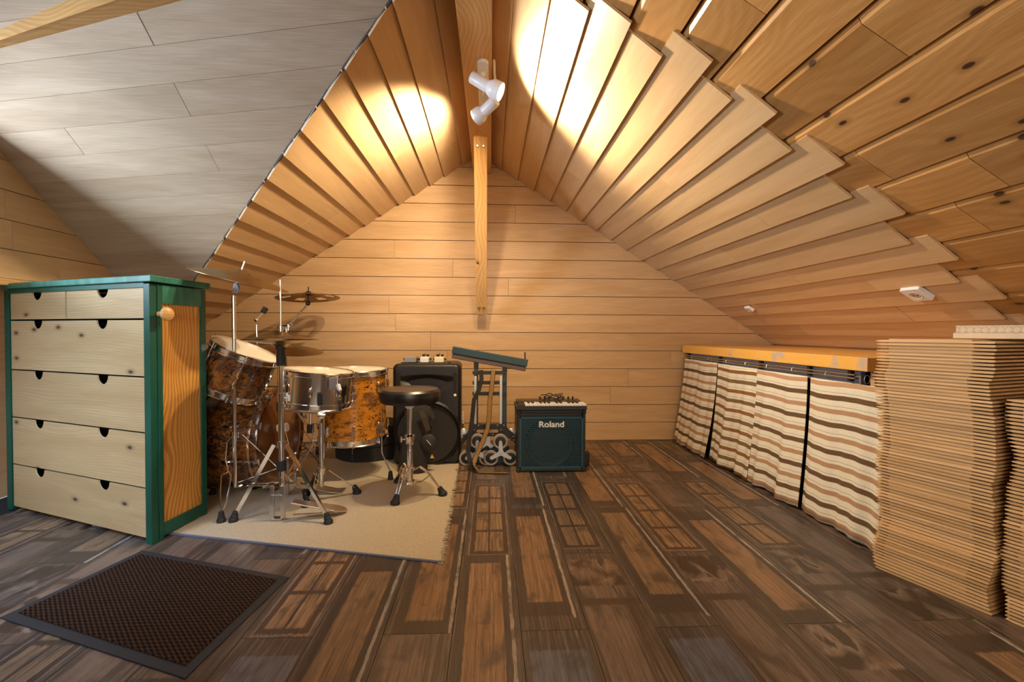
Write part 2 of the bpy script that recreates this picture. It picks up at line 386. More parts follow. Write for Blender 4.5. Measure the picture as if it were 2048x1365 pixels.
# floor: sub-floor slab with every vinyl plank a piece of its own
fl=struct(MB().box((.1,.81,-.06),(5.0,5.3,.10)).build('floor',M['dark']))
KIND={}
pat={-7:[2,2,2,0],-6:[2,1,2,2],-5:[2,2,1,0],-4:[2,2,0,2],-3:[3,1,1,2],-2:[0,0,2,1],-1:[2,0,1,1],0:[2,0,1,2],1:[3,0,0,2],2:[2,2,1,0],3:[3,0,0,1],4:[2,2,1,1],5:[2,0,2,0],6:[2,2,1,0],7:[0,2,0,1],8:[2,2,2,2]}
tones=[(1.05,.96,.90),(1.1,1.02,.95),(.95,.95,.97),(.8,.8,.85),(1.2,1.1,1.02),(1,.90,.80)]
for r in range(-11,12):
    x0=-.10+.187*r; 
    first=(-1.78 if r%2==0 else -1.35)+0.0
    for k in range(-1,7):
        y0=first+.86*k; y1=y0+.86
        y0=max(y0,-1.82); y1=min(y1,DB-.004)
        if y1-y0<.03: continue
        ki=k-2
        kind=pat.get(r,[2,0,1,2])[max(0,min(3,ki+0))] if r in pat else random.choice([0,1,2,2])
        if kind==3 and k<1: kind=2
        g=.0008
        poly=[(y0+g,x0+g),(y1-g,x0+g),(y1-g,x0+.187-g),(y0+g,x0+.187-g)]
        m=MB(); flip=random.random()<.5
        U=[(1,0),(0,0),(0,1),(1,1)] if not flip else [(0,0),(1,0),(1,1),(0,1)]
        vs=[(p[1],p[0],z) for z in (-.008,0) for p in poly]
        m.add(vs,[(4,5,6,7),(0,1,5,4),(1,2,6,5),(2,3,7,6),(3,0,4,7)],[U,[U[0],U[1],U[1],U[0]],[U[1],U[2],U[2],U[1]],[U[2],U[3],U[3],U[2]],[U[3],U[0],U[0],U[3]]])
        t=random.choice(tones)
        m.build('plank',M['floor%d'%kind],fl,col=t)

def backing(name,pts,n,th,mat):
    """a slab: quad pts, thickened away from the room (opposite n)"""
    pts=[V(p) for p in pts]; k=len(pts); n=V(n)
    vs=pts+[p-n*th for p in pts]
    fs=[tuple(range(k)),tuple(range(2*k-1,k-1,-1))]+[(i,(i+1)%k,k+(i+1)%k,k+i) for i in range(k)]
    return struct(MB().add(vs,fs).build(name,mat))
# back gable wall, horizontal boards with recessed joints
wb=backing('wall_back',[(-2.45,DB+.014,-.01),(2.6,DB+.014,-.01),(2.6,DB+.014,.5),(XR,DB+.014,ZR+.02),(-2.45,DB+.014,.65)],(0,-1,0),.1,M['dark'])
zz=0; row=0
while zz<2.2:
    h=.1365
    x=-2.4+random.uniform(-.6,0)
    while x<2.6:
        L=random.choice([1.7,2.1,2.6]); x1=x+L
        poly=[(x+.0008,zz+.0018),(x1-.0008,zz+.0018),(x1-.0008,zz+h-.0018),(x+.0008,zz+h-.0018)]
        poly=clip(poly,-kr,1,ZR-kr*XR); poly=clip(poly,-kl,1,ZR-kl*XR)
        poly=clip(poly,-1,0,2.42); poly=clip(poly,1,0,2.58)
        if len(poly)>2:
            dz=random.uniform(0,.0025)
            # slight lap: the lower edge stands proud
            MB().prism(poly,(0,DB+.012,0),(1,0,0),(0,0,1),(0,-1,0),0,lambda u,v,z0=zz,dz=dz:.012+dz-(v-z0)/.1365*.004).build('board',M['plywall'],wb)
        x=x1
    zz+=h; row+=1
# right slope: knotty pine boards with plywood laps over the far half
SMAX=3.0
cr=backing('ceiling_right',[V((XR,-1.85,ZR))-nr*.012,V((XR,DB,ZR))-nr*.012,V((XR,DB,ZR))+er*SMAX-nr*.012,V((XR,-1.85,ZR))+er*SMAX-nr*.012],nr,.08,M['stackdark'])
O=V((XR,0,ZR))
pcut={4:[1.25],5:[1.17],6:[.9],7:[1.05],9:[1.39],11:[1.34],3:[1.27],2:[1.33],10:[1.18]}
for r in range(-0,18):
    s1=.131+.1632*(r+0); s0=s1-.1632
    if s0<-.03: s0=.0
    cuts=[-1.82]+sorted([random.uniform(-.9,-.2),random.uniform(.0,.7)]+pcut.get(r,[]))+[1.78]
    for a,b in zip(cuts[:-1],cuts[1:]):
        for (p0,p1,t0,t1) in ((s0+.004,s0+.020,.001,.009),(s0+.020,s1-.004,.009,.009)):pass
        m=MB(); a2=a+.001; b2=b-.001
        prof=[(s0+.005,-.010),(s0+.005,-.001),(s0+.023,.009),(s1-.002,.009),(s1-.002,-.010)]
        vs=[O+er*s+nr*t+EY*y for y in (a2,b2) for s,t in prof]; n=5
        fs=[tuple(range(n)),tuple(range(2*n-1,n-1,-1))]+[(i,n+i,n+(i+1)%n,(i+1)%n) for i in range(n)]
        uu=[[(0,s) for s,t in prof],[(0,prof[k-n][0]) for k in range(2*n-1,n-1,-1)]]+[[(a2,prof[i][0]),(b2,prof[i][0]),(b2,prof[(i+1)%n][0]),(a2,prof[(i+1)%n][0])] for i in range(n)]
        m.add(vs,fs,uu).build('board',M['pine'],cr)
laps=[.0,.203,.346,.49,.634,.773,.912,1.042,1.176,1.316,1.46,1.596,1.742,1.888,2.016,2.143,2.267,2.40,2.53,2.66,2.79,2.92]
ends=[1.25,1.35,1.50,1.44,1.487,1.385,1.477,1.415,1.517,1.436,1.545,1.469,1.577,1.509,1.604,1.537,1.635,1.576,1.69,1.62,1.73,1.66]
JO={3:[2.05],4:[2.95],5:[2.75,2.2],6:[2.45],7:[2.9],8:[2.2],9:[2.75],10:[3.0],11:[2.0,2.95],12:[2.5],13:[2.9],14:[2.3],15:[1.95,2.9],16:[2.75],17:[2.0]}
for i in range(1,len(laps)):
    s0,s1=laps[i-1],laps[i]; e=ends[i-1]
    cuts=[e]+sorted(JO.get(i,[random.uniform(2.0,2.9)]))+[DB-.002]
    for a,b in zip(cuts[:-1],cuts[1:]):
        hh=random.uniform(.0,.002)
        def T(u,v,s0=s0,s1=s1,hh=hh): return .012+(v-s0)/(s1-s0)*.012+hh
        top=max(s0-.012,.001)
        poly=[(a+.0006,top),(b-.0006,top),(b-.0006,s1),(a+.0006,s1)]
        MB().prism(poly,O,EY,er,nr,lambda u,v:T(u,v)-.009,T).build('plank',M['ply'],cr)
# left slope: laps running forward to the valley of the dormer
def yv(s): return 1.632+(s-.31)*(1.083/1.596)
lapl=[.0,.158,.315,.44,.575,.71,.865,1.0,1.139,1.278,1.41,1.549,1.68,1.82,1.95,2.09,2.23,2.37,2.51]
cl=backing('ceiling_left',[V((XR,1.47,ZR))-nl*.004,V((XR,DB,ZR))-nl*.004,V((XR,DB,ZR))+el*2.85-nl*.004,V((XR,3.33,ZR))+el*2.85-nl*.004],nl,.06,M['dark'])
O2=V((XR,0,ZR))
for i in range(1,len(lapl)):
    s0,s1=lapl[i-1],lapl[i]
    cuts=[None]+([random.uniform(2.7,3.0)] if i<11 and random.random()<.6 else [])+[DB-.002]
    for j,(a,b) in enumerate(zip(cuts[:-1],cuts[1:])):
        top=max(s0-.012,.001)
        a0=yv(top)-.003 if a is None else a+.0006; a1=yv(s1)-.011 if a is None else a+.0006
        if a1>b-.05: continue
        hh=random.uniform(0,.002)
        def T(u,v,s0=s0,s1=s1,hh=hh): return .006+(v-s0)/(s1-s0)*.013+hh
        poly=[(a0,top),(b-.0006,top),(b-.0006,s1),(a1,s1)]
        MB().prism(poly,O2,EY,el,nl,lambda u,v:T(u,v)-.009,T).build('plank',M['ply'],cl)
# dormer slope (faces the camera's upper left) and its boards, slightly out of level
sd=.794; cdn=math.hypot(1,sd); ed=V((0,1,-sd))/cdn; nd=V((0,-sd,-1))/cdn   # down-slope, into room
OD=V((0,1.64,1.987))
def dl(y): return (y-1.64)*cdn
def xv(t): return -.348-(t/cdn)*1.243      # valley x at slope distance t
cdm=backing('ceiling_dormer',[OD+V((xv(-.36)-.012,0,0))+ed*(-.36)-nd*.006, OD+V((xv(1.45)-.012,0,0))+ed*1.45-nd*.006, OD+V((-2.2,0,0))+ed*1.45-nd*.006, OD+V((-2.2,0,0))+ed*(-.36)-nd*.006],nd,.06,M['dark'])
ts=[-.36,-.22,-.08,.06,.19,.32,.45,.575,.70,.815,.93,1.042,1.153,1.264,1.375,1.486]
for i in range(len(ts)-1):
    def line(t): # skewed joint: returns t at x
        sk=-.055-.075*max(0,min(1.3,(1.27-t)/1.0)); return lambda x:t+sk*(x+1.4)
    f0,f1=line(ts[i]),line(ts[i+1])
    cuts=[-2.155]+sorted(random.sample([-1.8,-1.25,-.9,-.7],1))
    cuts=[c for c in cuts if c<xv(ts[i+1])-.1]+[.6]
    for a,b in zip(cuts[:-1],cuts[1:]):
        g=.0006
        poly=[(a+g,f0(a)+g),(b-g,f0(b)+g),(b-g,f1(b)-g),(a+g,f1(a)-g)]
        # keep x <= xv(t):  x + t*1.243/cdn <= -.348
        poly=clip(poly,1,1.243/cdn,-.348-.004)
        if len(poly)>2:
            hh=random.uniform(0,.0022)
            MB().prism(poly,OD,(1,0,0),ed,nd,-.004,.003+hh).build('board',M['plydorm'],cdm)
# thin dark strip filling the gap along the valley
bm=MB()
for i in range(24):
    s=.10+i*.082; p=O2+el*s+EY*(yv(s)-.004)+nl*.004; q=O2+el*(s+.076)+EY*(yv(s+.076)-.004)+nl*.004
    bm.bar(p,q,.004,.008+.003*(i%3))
struct(bm.build('trim_1',plain('dark_gap_strip',(.045,.032,.026),.9),None))
# dormer gable wall, left
wl=backing('wall_left',[(-2.158,1.97,1.05),(-2.158,2.80,1.05),(-2.158,1.97,1.73)],(1,0,0),.08,M['dark'])
zz=1.05
while zz<2.0:
    h=.131
    sh=random.uniform(-.35,.35)
    for a,b in ((1.972,2.25+sh*.4),(2.25+sh*.4,2.9)):
        poly=[(a,zz+.0015),(b-.001,zz+.0015),(b-.001,zz+h-.0015),(a,zz+h-.0015)]
        poly=clip(poly,sd,1,1.987+sd*1.64-.006)
        if len(poly)>2: MB().prism(poly,(-2.158,0,0),EY,(0,0,1),(1,0,0),0,.006+random.uniform(0,.003)).build('board',M['ply'],wl)
    zz+=h
struct(MB().box((-2.20,.10,1.50),(.08,.90,.90)).build('wall_left_front',M['plywall']))
struct(MB().box((-2.20,1.27,1.83),(.08,1.42,.20)).build('wall_left_header',M['plywall']))
gw=M['window_glass']
w2=struct(MB().box((-2.235,1.26,1.39),(.004,1.36,.62)).build('window_2',gw))
f=MB()
for c,s in (((-2.235,.585,1.39),(.05,.05,.70)),((-2.235,1.935,1.39),(.05,.05,.70)),((-2.235,1.26,1.075),(.05,1.40,.05)),((-2.235,1.26,1.715),(.05,1.40,.05)),((-2.235,1.26,1.39),(.04,.04,.64))): f.box(c,s)
f.build('window_frame',M['whiteplastic'],w2)
struct(MB().box((-2.33,1.6,1.035),(.36,3.66,.03)).build('trim_2',M['beam']))
struct(MB().box((-2.5,.8,.5),(.06,5.3,1.06)).build('wall_left_recess',M['plywall']))
# unseen shell that closes the room behind the camera
struct(MB().prism([(-2.5,-.01),(2.9,-.01),(2.9,.30),(XR,ZR+.03),(-2.5,.62)],(0,-1.85,0),(1,0,0),(0,0,1),(0,-1,0),0,.08).build('wall_front',M['plywall']))
struct(MB().box((2.64,.8,.22),(.08,5.3,.48)).build('wall_right',M['plywall']))
cl2=backing('ceiling_left_front',[V((XR,-1.85,ZR)),V((XR,.35,ZR)),V((XR,-.10,ZR))+el*2.7,V((XR,-1.85,ZR))+el*2.85],nl,.06,M['ply'])
# front slope of the dormer with its roof window
en=V((0,-1,-.755)).normalized(); nn2=V((0,.755,-1)).normalized()
O3=V((0,1.60,2.05))
def dq(x0,x1,t0,t1): return [O3+V((x0,0,0))+en*t0,O3+V((x1,0,0))+en*t0,O3+V((x1,0,0))+en*t1,O3+V((x0,0,0))+en*t1]
df=backing('ceiling_dormer_front',dq(-1.2,-.1,0,1.5),nn2,.05,M['plydorm'])
for a in (dq(-2.2,-1.2,0,.18),dq(-2.2,-1.2,.95,1.5),dq(-2.2,-1.95,.18,.95)):
    backing('ceiling_dormer_panel',a,nn2,.05,M['plydorm'])
wn=struct(MB().add(dq(-1.95,-1.2,.18,.95),[(0,1,2,3)]).build('window_1',M['window_glass']))
f=MB()
for a,b in (((-1.95,.18),(-1.2,.18)),((-1.95,.95),(-1.2,.95)),((-1.95,.18),(-1.95,.95)),((-1.2,.18),(-1.2,.95))):
    f.bar(O3+V((a[0],0,0))+en*a[1]+nn2*.01,O3+V((b[0],0,0))+en*b[1]+nn2*.01,.06,.05)
f.build('window_frame',M['whiteplastic'],wn)
# ridge beam, its diagonal strut, dormer beam
struct(MB().box((-.0635,.80,2.06),(.132,5.2,.12)).build('trim_3',M['beam'],bevel=.003))
t=thing('diagonal_strut','honey pine strut bolted under the ridge beam and leaning to the gable wall','strut',(-.05,3.33,.955))
a=V((-0.060,2.620,1.939)); b=V((-0.064,3.300,0.960))
MB().bar(a,b,.077,.05).build('timber',M['beam'],t,bevel=.003)
d=(b-a).normalized()
for e,sg in ((a,1),(b,-1)):
    for dx in (-.017,.017):
        c=e+d*sg*.055+V((dx,0,0)); n_=V((0,-1,-.35)).normalized()
        MB().lathe([(.0095,.02),(.0095,.030),(.006,.035)],c,n_,10).build('bolt',M['steel'],t,smooth=True)
def lin(y0,y1,z0,z1,x,ya): return None
q=[at(-80,119,1.825),at(-80,108,1.79),at(300,20,1.685),at(300,-23,1.58)]
zl_=[1.868,1.957]; 
A0=V((q[0].x,q[0].y,q[0].z)); A1=V((q[1].x,q[1].y,q[0].z)); B0=q[2]; B1=V((q[3].x,q[3].y,q[2].z))
e0=(B0-A0)*.6; e1=(B1-A1)*.6; B0=B0+e0; B1=B1+e1; up_=V((0,0,.13))
struct(MB().add([A0,A1,B0,B1,A0+up_,A1+up_,B0+up_,B1+up_],[(0,2,3,1),(4,5,7,6),(0,1,5,4),(2,6,7,3),(0,4,6,2),(1,3,7,5)]).build('trim_4',M['beam']))
struct(MB().bar(A1+V((.0,-.012,.150)),B1+V((0,-.012,.150)),.05,.05,up=(0,1,0)).build('trim_5',M['whiteplastic']))
# ================================================================ CHEST OF DRAWERS
ch=thing('chest_of_drawers','pale pine chest of drawers with dark green painted frame beside the drum kit','chest of drawers',(-1.30,1.82,0))
CO=V((-1.288,1.791,0)); CU=V((-.918,.389,0)); CW=CU.length; CU.normalize(); CV=V((.030,.285,0)); CL=CV.length; CV.normalize(); CN=V((CU.y,-CU.x,0))  # CN: outward normal of the front
if CN.y>0: CN=-CN
def cb(a0,a1,b0,b1,z0,z1):
    vs=[CO+CU*a+CV*b+V((0,0,z)) for z in (z0,z1) for b in (b0,b1) for a in (a0,a1)]
    return MB().add(vs,[(0,2,3,1),(4,5,7,6),(0,1,5,4),(2,6,7,3),(0,4,6,2),(1,3,7,5)])
PW=.036
for a0,a1,b0,b1,lab in ((0,PW,-.004,.030,0),(CW-PW,CW,-.004,.030,0),(-.004,.010,.030,.052,1),(-.002,.03,CL-.030,CL,2),(CW-.03,CW,CL-.03,CL,3)):
    cb(a0,a1,b0,b1,0,1.0).build('post',M['green'],ch,bevel=.002)
cb(PW,CW-PW,-.002,.02,.985,1.005).build('front_rail',M['green'],ch,bevel=.001)
cb(-.004,.012,.052,CL-.03,.925,1.0).build('side_rail',M['greentop'],ch,bevel=.0015)
cb(-.004,.012,.052,CL-.03,.012,.060).build('side_rail',M['green'],ch,bevel=.0015)
cb(.006,.014,.045,CL-.025,.05,.935).build('side_panel',M['oak'],ch,long=2)
cb(-.020,CW+.01,-.014,CL+.012,1.005,1.030).build('top',M['greentop'],ch,bevel=.003)
cb(.02,CW-.02,CL-.03,CL-.02,.02,1.0).build('back_panel',M['dark'],ch)
cb(CW-.012,CW-.004,.03,CL-.03,.02,1.0).build('side_panel',M['green'],ch)
rows=[(.987,.868),(.861,.644),(.638,.428),(.422,.213),(.207,.018)]
def drawer(a0,a1,z0,z1,nots):
    R=.036; poly=[(a0,z0),(a1,z0),(a1,z1)]
    for nc in sorted(nots,reverse=True):
        poly.append((nc+R,z1))
        for k in range(1,12):
            t=PI*k/12; poly.append((nc+R*math.cos(t),z1-R*math.sin(t)))
        poly.append((nc-R,z1))
    poly.append((a0,z1))
    # u reversed so that grain runs along; triangulate concave front by building with bmesh ngon
    d=MB().prism(poly,CO+CV*.004,CU,(0,0,1),-CN,0,.006).build('drawer',M['drawer'],ch)
    MB().prism([(a0+.004,z0+.004),(a1-.004,z0+.004),(a1-.004,z1-.010),(a0+.004,z1-.010)],CO+CV*.10,CU,(0,0,1),-CN,0,.008).build('drawer_dark_plate',M['dark'],d)  # near-black plate: the dark of the drawer's inside put into colour
x0,x1=PW+.003,CW-PW-.003; mid=x0+(x1-x0)*.545
# local a runs from the right post to the left post
drawer(x0,mid-.0045,rows[0][1],rows[0][0],[x0+(mid-x0)*.51])
drawer(mid+.0045,x1,rows[0][1],rows[0][0],[mid+(x1-mid)*.51])
for z1,z0 in rows[1:]: drawer(x0,x1,z0,z1,[x0+(x1-x0)*.285,x0+(x1-x0)*.775])
kn=V((-1.258,1.800,0.885)); kb=CO+CV*.033+V((-.0,0,kn.z))
MB().lathe([(.010,0),(.008,.016),(.008,.024),(.020,.027),(.0265,.036),(.024,.046),(.013,.053),(.001,.055)],kb+V((.004,0,0)),(1,-.25,0),20).build('knob',M['beam'],ch,smooth=True)

# ================================================================ COUNTER WITH CURTAINS
ct=thing('counter','long counter with worn orange wooden top along the right slope','counter',(1.8,2.57,0))
MB().box((1.835,2.545,.6995),(.75,1.70,.055)).build('worktop',M['counter'],ct,bevel=.003)
MB().box((1.83,3.385,.335),(.66,.02,.67)).build('end_panel',M['plywall'],ct)
MB().box((1.83,1.715,.335),(.66,.02,.67)).build('end_panel',M['plywall'],ct)
MB().box((2.19,2.56,.335),(.02,1.60,.67)).build('back_panel',M['dark'],ct)
MB().box((1.83,2.56,.02),(.66,1.60,.03)).build('base_board',M['dark'],ct)
MB().box((1.50,2.56,.640),(.02,1.60,.055)).build('apron',M['grey'],ct)
rd=MB()
rd.cyl((1.474,1.77,.652),(1.474,3.37,.652),.0045,8); rd.cyl((1.474,1.77,.638),(1.474,3.37,.638),.0045,8)
rod=rd.build('curtain_rod',M['steel'],ct,smooth=True)
for y in (3.33,2.86,2.42,2.04,1.80): MB().box((1.482,y,.648),(.018,.016,.045)).build('rod_bracket',M['black'],ct)
def mkcurtain(y0,y1,mat,label,ztop,flare,seed,lx=0):
    random.seed(seed); nu,nv=64,20; vs=[];uv=[]
    ph=[random.uniform(0,6.3) for _ in range(5)]; L=y0-y1
    for j in range(nv+1):
        v=j/nv; z=ztop-(ztop-.012)*v
        for i in range(nu+1):
            u=i/nu
            fold=.007*math.sin(u*L*34+ph[0])+.005*math.sin(u*L*71+ph[1]+v)+.004*math.sin(u*L*19+ph[2]+v*2)
            amp=.35+.75*v
            x=1.462-flare*(v**1.6)+fold*amp-.0
            sp=(u-.5)*.015*v
            y=y0-L*(u+sp)-lx*v*(1-u)
            vs.append((x,y,z+.004*math.sin(u*L*25+ph[3])*v)); uv.append((u*L,z+.008*math.sin(u*L*15+ph[4])*.4))
    fs=[];uu=[]
    for j in range(nv):
        for i in range(nu):
            q=(j*(nu+1)+i,j*(nu+1)+i+1,(j+1)*(nu+1)+i+1,(j+1)*(nu+1)+i); fs.append(q); uu.append([uv[k] for k in q])
    t=thing('curtain',label,'curtain',(1.46,(y0+y1)/2,ztop),'striped curtains under the counter')
    o=MB().add(vs,fs,uu).build('cloth',mat,t,smooth=True)
    sm=o.modifiers.new('thickness','SOLIDIFY'); sm.thickness=.003
    for k in range(max(2,int(L/.17))):
        y=y0-L*(k+.5)/max(2,int(L/.17))
        pts=[(1.468+.012*math.cos(a),y,.645+.017*math.sin(a)-.004) for a in [2*PI*q/12 for q in range(12)]]
        MB().tube(pts,.0013,5,closed=True).build('ring',M['steel'],t,smooth=True)
mkcurtain(3.345,2.864,M['curtA'],'striped curtain under the counter, at the end beside the gable wall',.628,.075,1,-.03)
mkcurtain(2.856,2.43,M['curtB'],'striped curtain with rusty brown bands, second from the gable wall',.625,.055,2)
mkcurtain(2.437,2.032,M['curtA'],'striped curtain under the counter, third from the gable wall',.622,.045,3)
mkcurtain(2.015,1.60,M['curtA'],'striped curtain under the counter, partly hidden by the plywood stacks',.619,.035,4)
random.seed(21)
# ================================================================ STACKS OF PLYWOOD BOARDS
SU=V((.367,-.930,0)).normalized(); SE=V((.955,.297,0)).normalized()
def stackboard(L,W,parent_label,grp):
    e=thing('plywood_board',parent_label,'board',(0,0,0),grp)
    th=.0066
    vs=[]; 
    # slab with thinned, pointed far end
    prof=[(0,.0022),(.014,0),(L-.004,0),(L,.001)]
    pts=[(u,z) for u,z in prof]+[(u,th-z) for u,z in reversed(prof)]
    m=MB(); n=len(pts)
    vs=[SU*u+SE*w+V((0,0,z)) for w in (0,W) for u,z in pts]
    fs=[tuple(range(n)),tuple(range(2*n-1,n-1,-1))]+[(i,n+i,n+(i+1)%n,(i+1)%n) for i in range(n)]
    uv=[[(u,z) for u,z in pts],[(pts[k-n][0],pts[k-n][1]) for k in range(2*n-1,n-1,-1)]]+[[(pts[i][0],0),(pts[i][0],W),(pts[(i+1)%n][0],W),(pts[(i+1)%n][0],0)] for i in range(n)]
    m.add(vs,fs,uv).build('panel',M['stack'],e)
    a=.034;b=L-.052
    vs=[SU*u+SE*w+V((0,0,z)) for z in (th-.001,.0108) for w in (.006,W-.01) for u in (a,b)]
    MB().add(vs,[(0,2,3,1),(4,5,7,6),(0,1,5,4),(2,6,7,3),(0,4,6,2),(1,3,7,5)]).build('tongue',M['stack'],e)
    return e
def stack(A,L,W,n,label,toplabel,grp,seed,lean=.004):
    random.seed(seed); proto=stackboard(L,W,label,grp); off=0;lat=0
    for k in range(n):
        o=proto if k==0 else copy_tree(proto)
        if k%9==0: tgt=random.uniform(-.010,.010); tl=random.uniform(-.005,.005)
        off+=(tgt-off)*.25+random.uniform(-.0025,.0025); lat+=(tl-lat)*.3+random.uniform(-.002,.002)
        o.location=A+SU*off+SE*lat+V((0,0,.0009+k*.01085))-V((.016*k/74,0,0)); o.rotation_euler.z=random.uniform(-.006,.006)
        if k==n-1: o['label']=toplabel
        if k==1: o['label']=toplabel.replace('lying topmost on','second from the floor in')
    proto['label']=toplabel.replace('lying topmost on','lying on the floor, lowest of')
    return
SA=V((1.352,1.515,0))
stack(SA,.298,.44,74,'pale tongued plywood board in the tall stack at the end of the counter','plywood board lying topmost on the tall stack by the counter','boards in the tall stack',31)
SB=V((1.352,1.515,0))+SU*.322+SE*.010
stack(SB,.335,.44,59,'pale tongued plywood board in the lower stack at the right edge','plywood board lying topmost on the lower stack at the right edge','boards in the lower stack',32)
# wire-netted panel on the tall stack
hp=thing('netted_panel','pale fibre panel covered with hexagonal wire netting, on top of the tall board stack','panel',SA+V((0,0,.808)))
zt=.8072; HB=SA+SU*.165+SE*.06
vs=[HB+SU*u+SE*w+V((0,0,z)) for z in (zt,zt+.017) for w in (0,.34) for u in (0,.20)]
bf=[(0,2,3,1),(4,5,7,6),(0,1,5,4),(2,6,7,3),(0,4,6,2),(1,3,7,5)]
MB().add(vs,bf).build('lower_board',M['hex'],hp,bevel=.001)
vs=[HB+SU*u+SE*w+V((0,0,z)) for z in (zt+.0175,zt+.040) for w in (.006,.335) for u in (.004,.196)]
MB().add(vs,bf).build('upper_board',M['hex'],hp,bevel=.001)
wr=MB()
for (oo,dd,nn,ln) in ((HB+SU*.004+SE*.004,SU,-SE,.192),(HB+SU*.198+SE*.006,SE,SU,.325)):
    for k in range(int(ln/.017)+1):
        x=k*.017; q=lambda u,z:oo+dd*min(max(u,0),ln)+nn*.001+V((0,0,zt+.018+z))
        wr.tube([q(x,0),q(x+.006,.006),q(x+.006,.014),q(x,.0215)],.0006,4)
        wr.tube([q(x+.012,0),q(x+.006,.006)],.0006,4); wr.tube([q(x+.006,.014),q(x+.012,.0215)],.0006,4)
wr.build('wire_netting',M['wire'],hp)['kind']='stuff'
# ================================================================ RUG AND DOOR MAT
P1,P2,P3,P4=(-1.66,1.975),(-.176,1.612),(-.205,2.86),(-1.70,3.02)
rg=thing('rug','beige woven rug with a frayed right edge under the drum kit','rug',(-.9,2.3,0))
def lerp2(u,v):
    a=V(P1)*(1-u)+V(P2)*u; b=V(P4)*(1-u)+V(P3)*u; return a*(1-v)+b*v
nu,nv=60,50; vs=[];fs=[]
for j in range(nv+1):
    for i in range(nu+1):
        p=lerp2(i/nu,j/nv); e=.012*math.sin(j*1.7)*(i==nu)*.4
        vs.append((p.x+e,p.y,.0075+.0008*math.sin(i*2.3)*math.sin(j*1.9)))
for j in range(nv):
    for i in range(nu): q=j*(nu+1)+i; fs.append((q,q+1,q+nu+2,q+nu+1))
b=len(vs); edge=[i for i in range(nu+1)]+[j*(nu+1)+nu for j in range(1,nv+1)]+[nv*(nu+1)+i for i in range(nu-1,-1,-1)]+[j*(nu+1) for j in range(nv-1,0,-1)]
for e in edge: vs.append((vs[e][0],vs[e][1],.0005))
for k in range(len(edge)): k2=(k+1)%len(edge); fs.append((edge[k2],edge[k],b+k,b+k2))
MB().add(vs,fs).build('pile',M['rug'],rg,smooth=True)
bd=MB(); a=V((*P1,0)); c=V((*P2,0)); bd.bar(a+V((0,-.004,.004)),c+V((0.006,-.004,.004)),.007,.006).build('edge_binding',plain('blue_grey_binding',(.13,.15,.22),.8),rg)
fr=MB()
random.seed(5)
for k in range(420):
    v=random.random(); p=lerp2(1,v); L=random.uniform(.006,.022)
    fr.tube([(p.x-.004,p.y,.006),(p.x+L*.6,p.y+random.uniform(-.004,.004),.005),(p.x+L,p.y+random.uniform(-.008,.008),.0015)],[.0016,.0012,.0006],4)
for k in range(90):
    u=.99+random.random()*.012; p=lerp2(u,0); fr.tube([(p.x,p.y+.003,.006),(p.x+.01,p.y-.012,.0015)],[.0014,.0006],4)
fr.build('fringe',M['rug'],rg)['kind']='stuff'
Q=[V((-1.388,1.344,0)),V((-.714,1.089,0)),V((-.665,1.529,0)),V((-1.289,1.739,0))]
dm=thing('door_mat','dark brown ribbed door mat with a black rubber border in front of the chest','mat',(-1.0,1.42,0))
def quadslab(q,z0,z1): 
    return MB().add([p+V((0,0,z)) for z in (z0,z1) for p in q],[(3,2,1,0),(4,5,6,7),(0,1,5,4),(1,2,6,5),(2,3,7,6),(3,0,4,7)])
def inset(q,d):
    c=sum(q,V((0,0,0)))/4; out=[]
    for i in range(4):
        e1=(q[(i+1)%4]-q[i]).normalized(); e0=(q[i-1]-q[i]).normalized(); s=e1.cross(e0).length; out.append(q[i]+(e1+e0)*d/s)
    return out
quadslab(Q,.0005,.004).build('rubber_border',M['rubber'],dm,bevel=.001)
Qi=inset(Q,.028)
rb=MB(); e1=Qi[1]-Qi[0]; e2=Qi[3]-Qi[0]
quadslab(Qi,.004,.0062).build('pile',M['matpile'],dm)
nr_=150
for k in range(nr_):
    t=(k+.5)/nr_; a=Qi[0].lerp(Qi[1],t); c=Qi[3].lerp(Qi[2],t)
    rb.bar(a+V((0,0,.0068)),c+V((0,0,.0068)),.0022,.0016)
o=rb.build('rib',M['matpile'],dm); o['kind']='stuff'
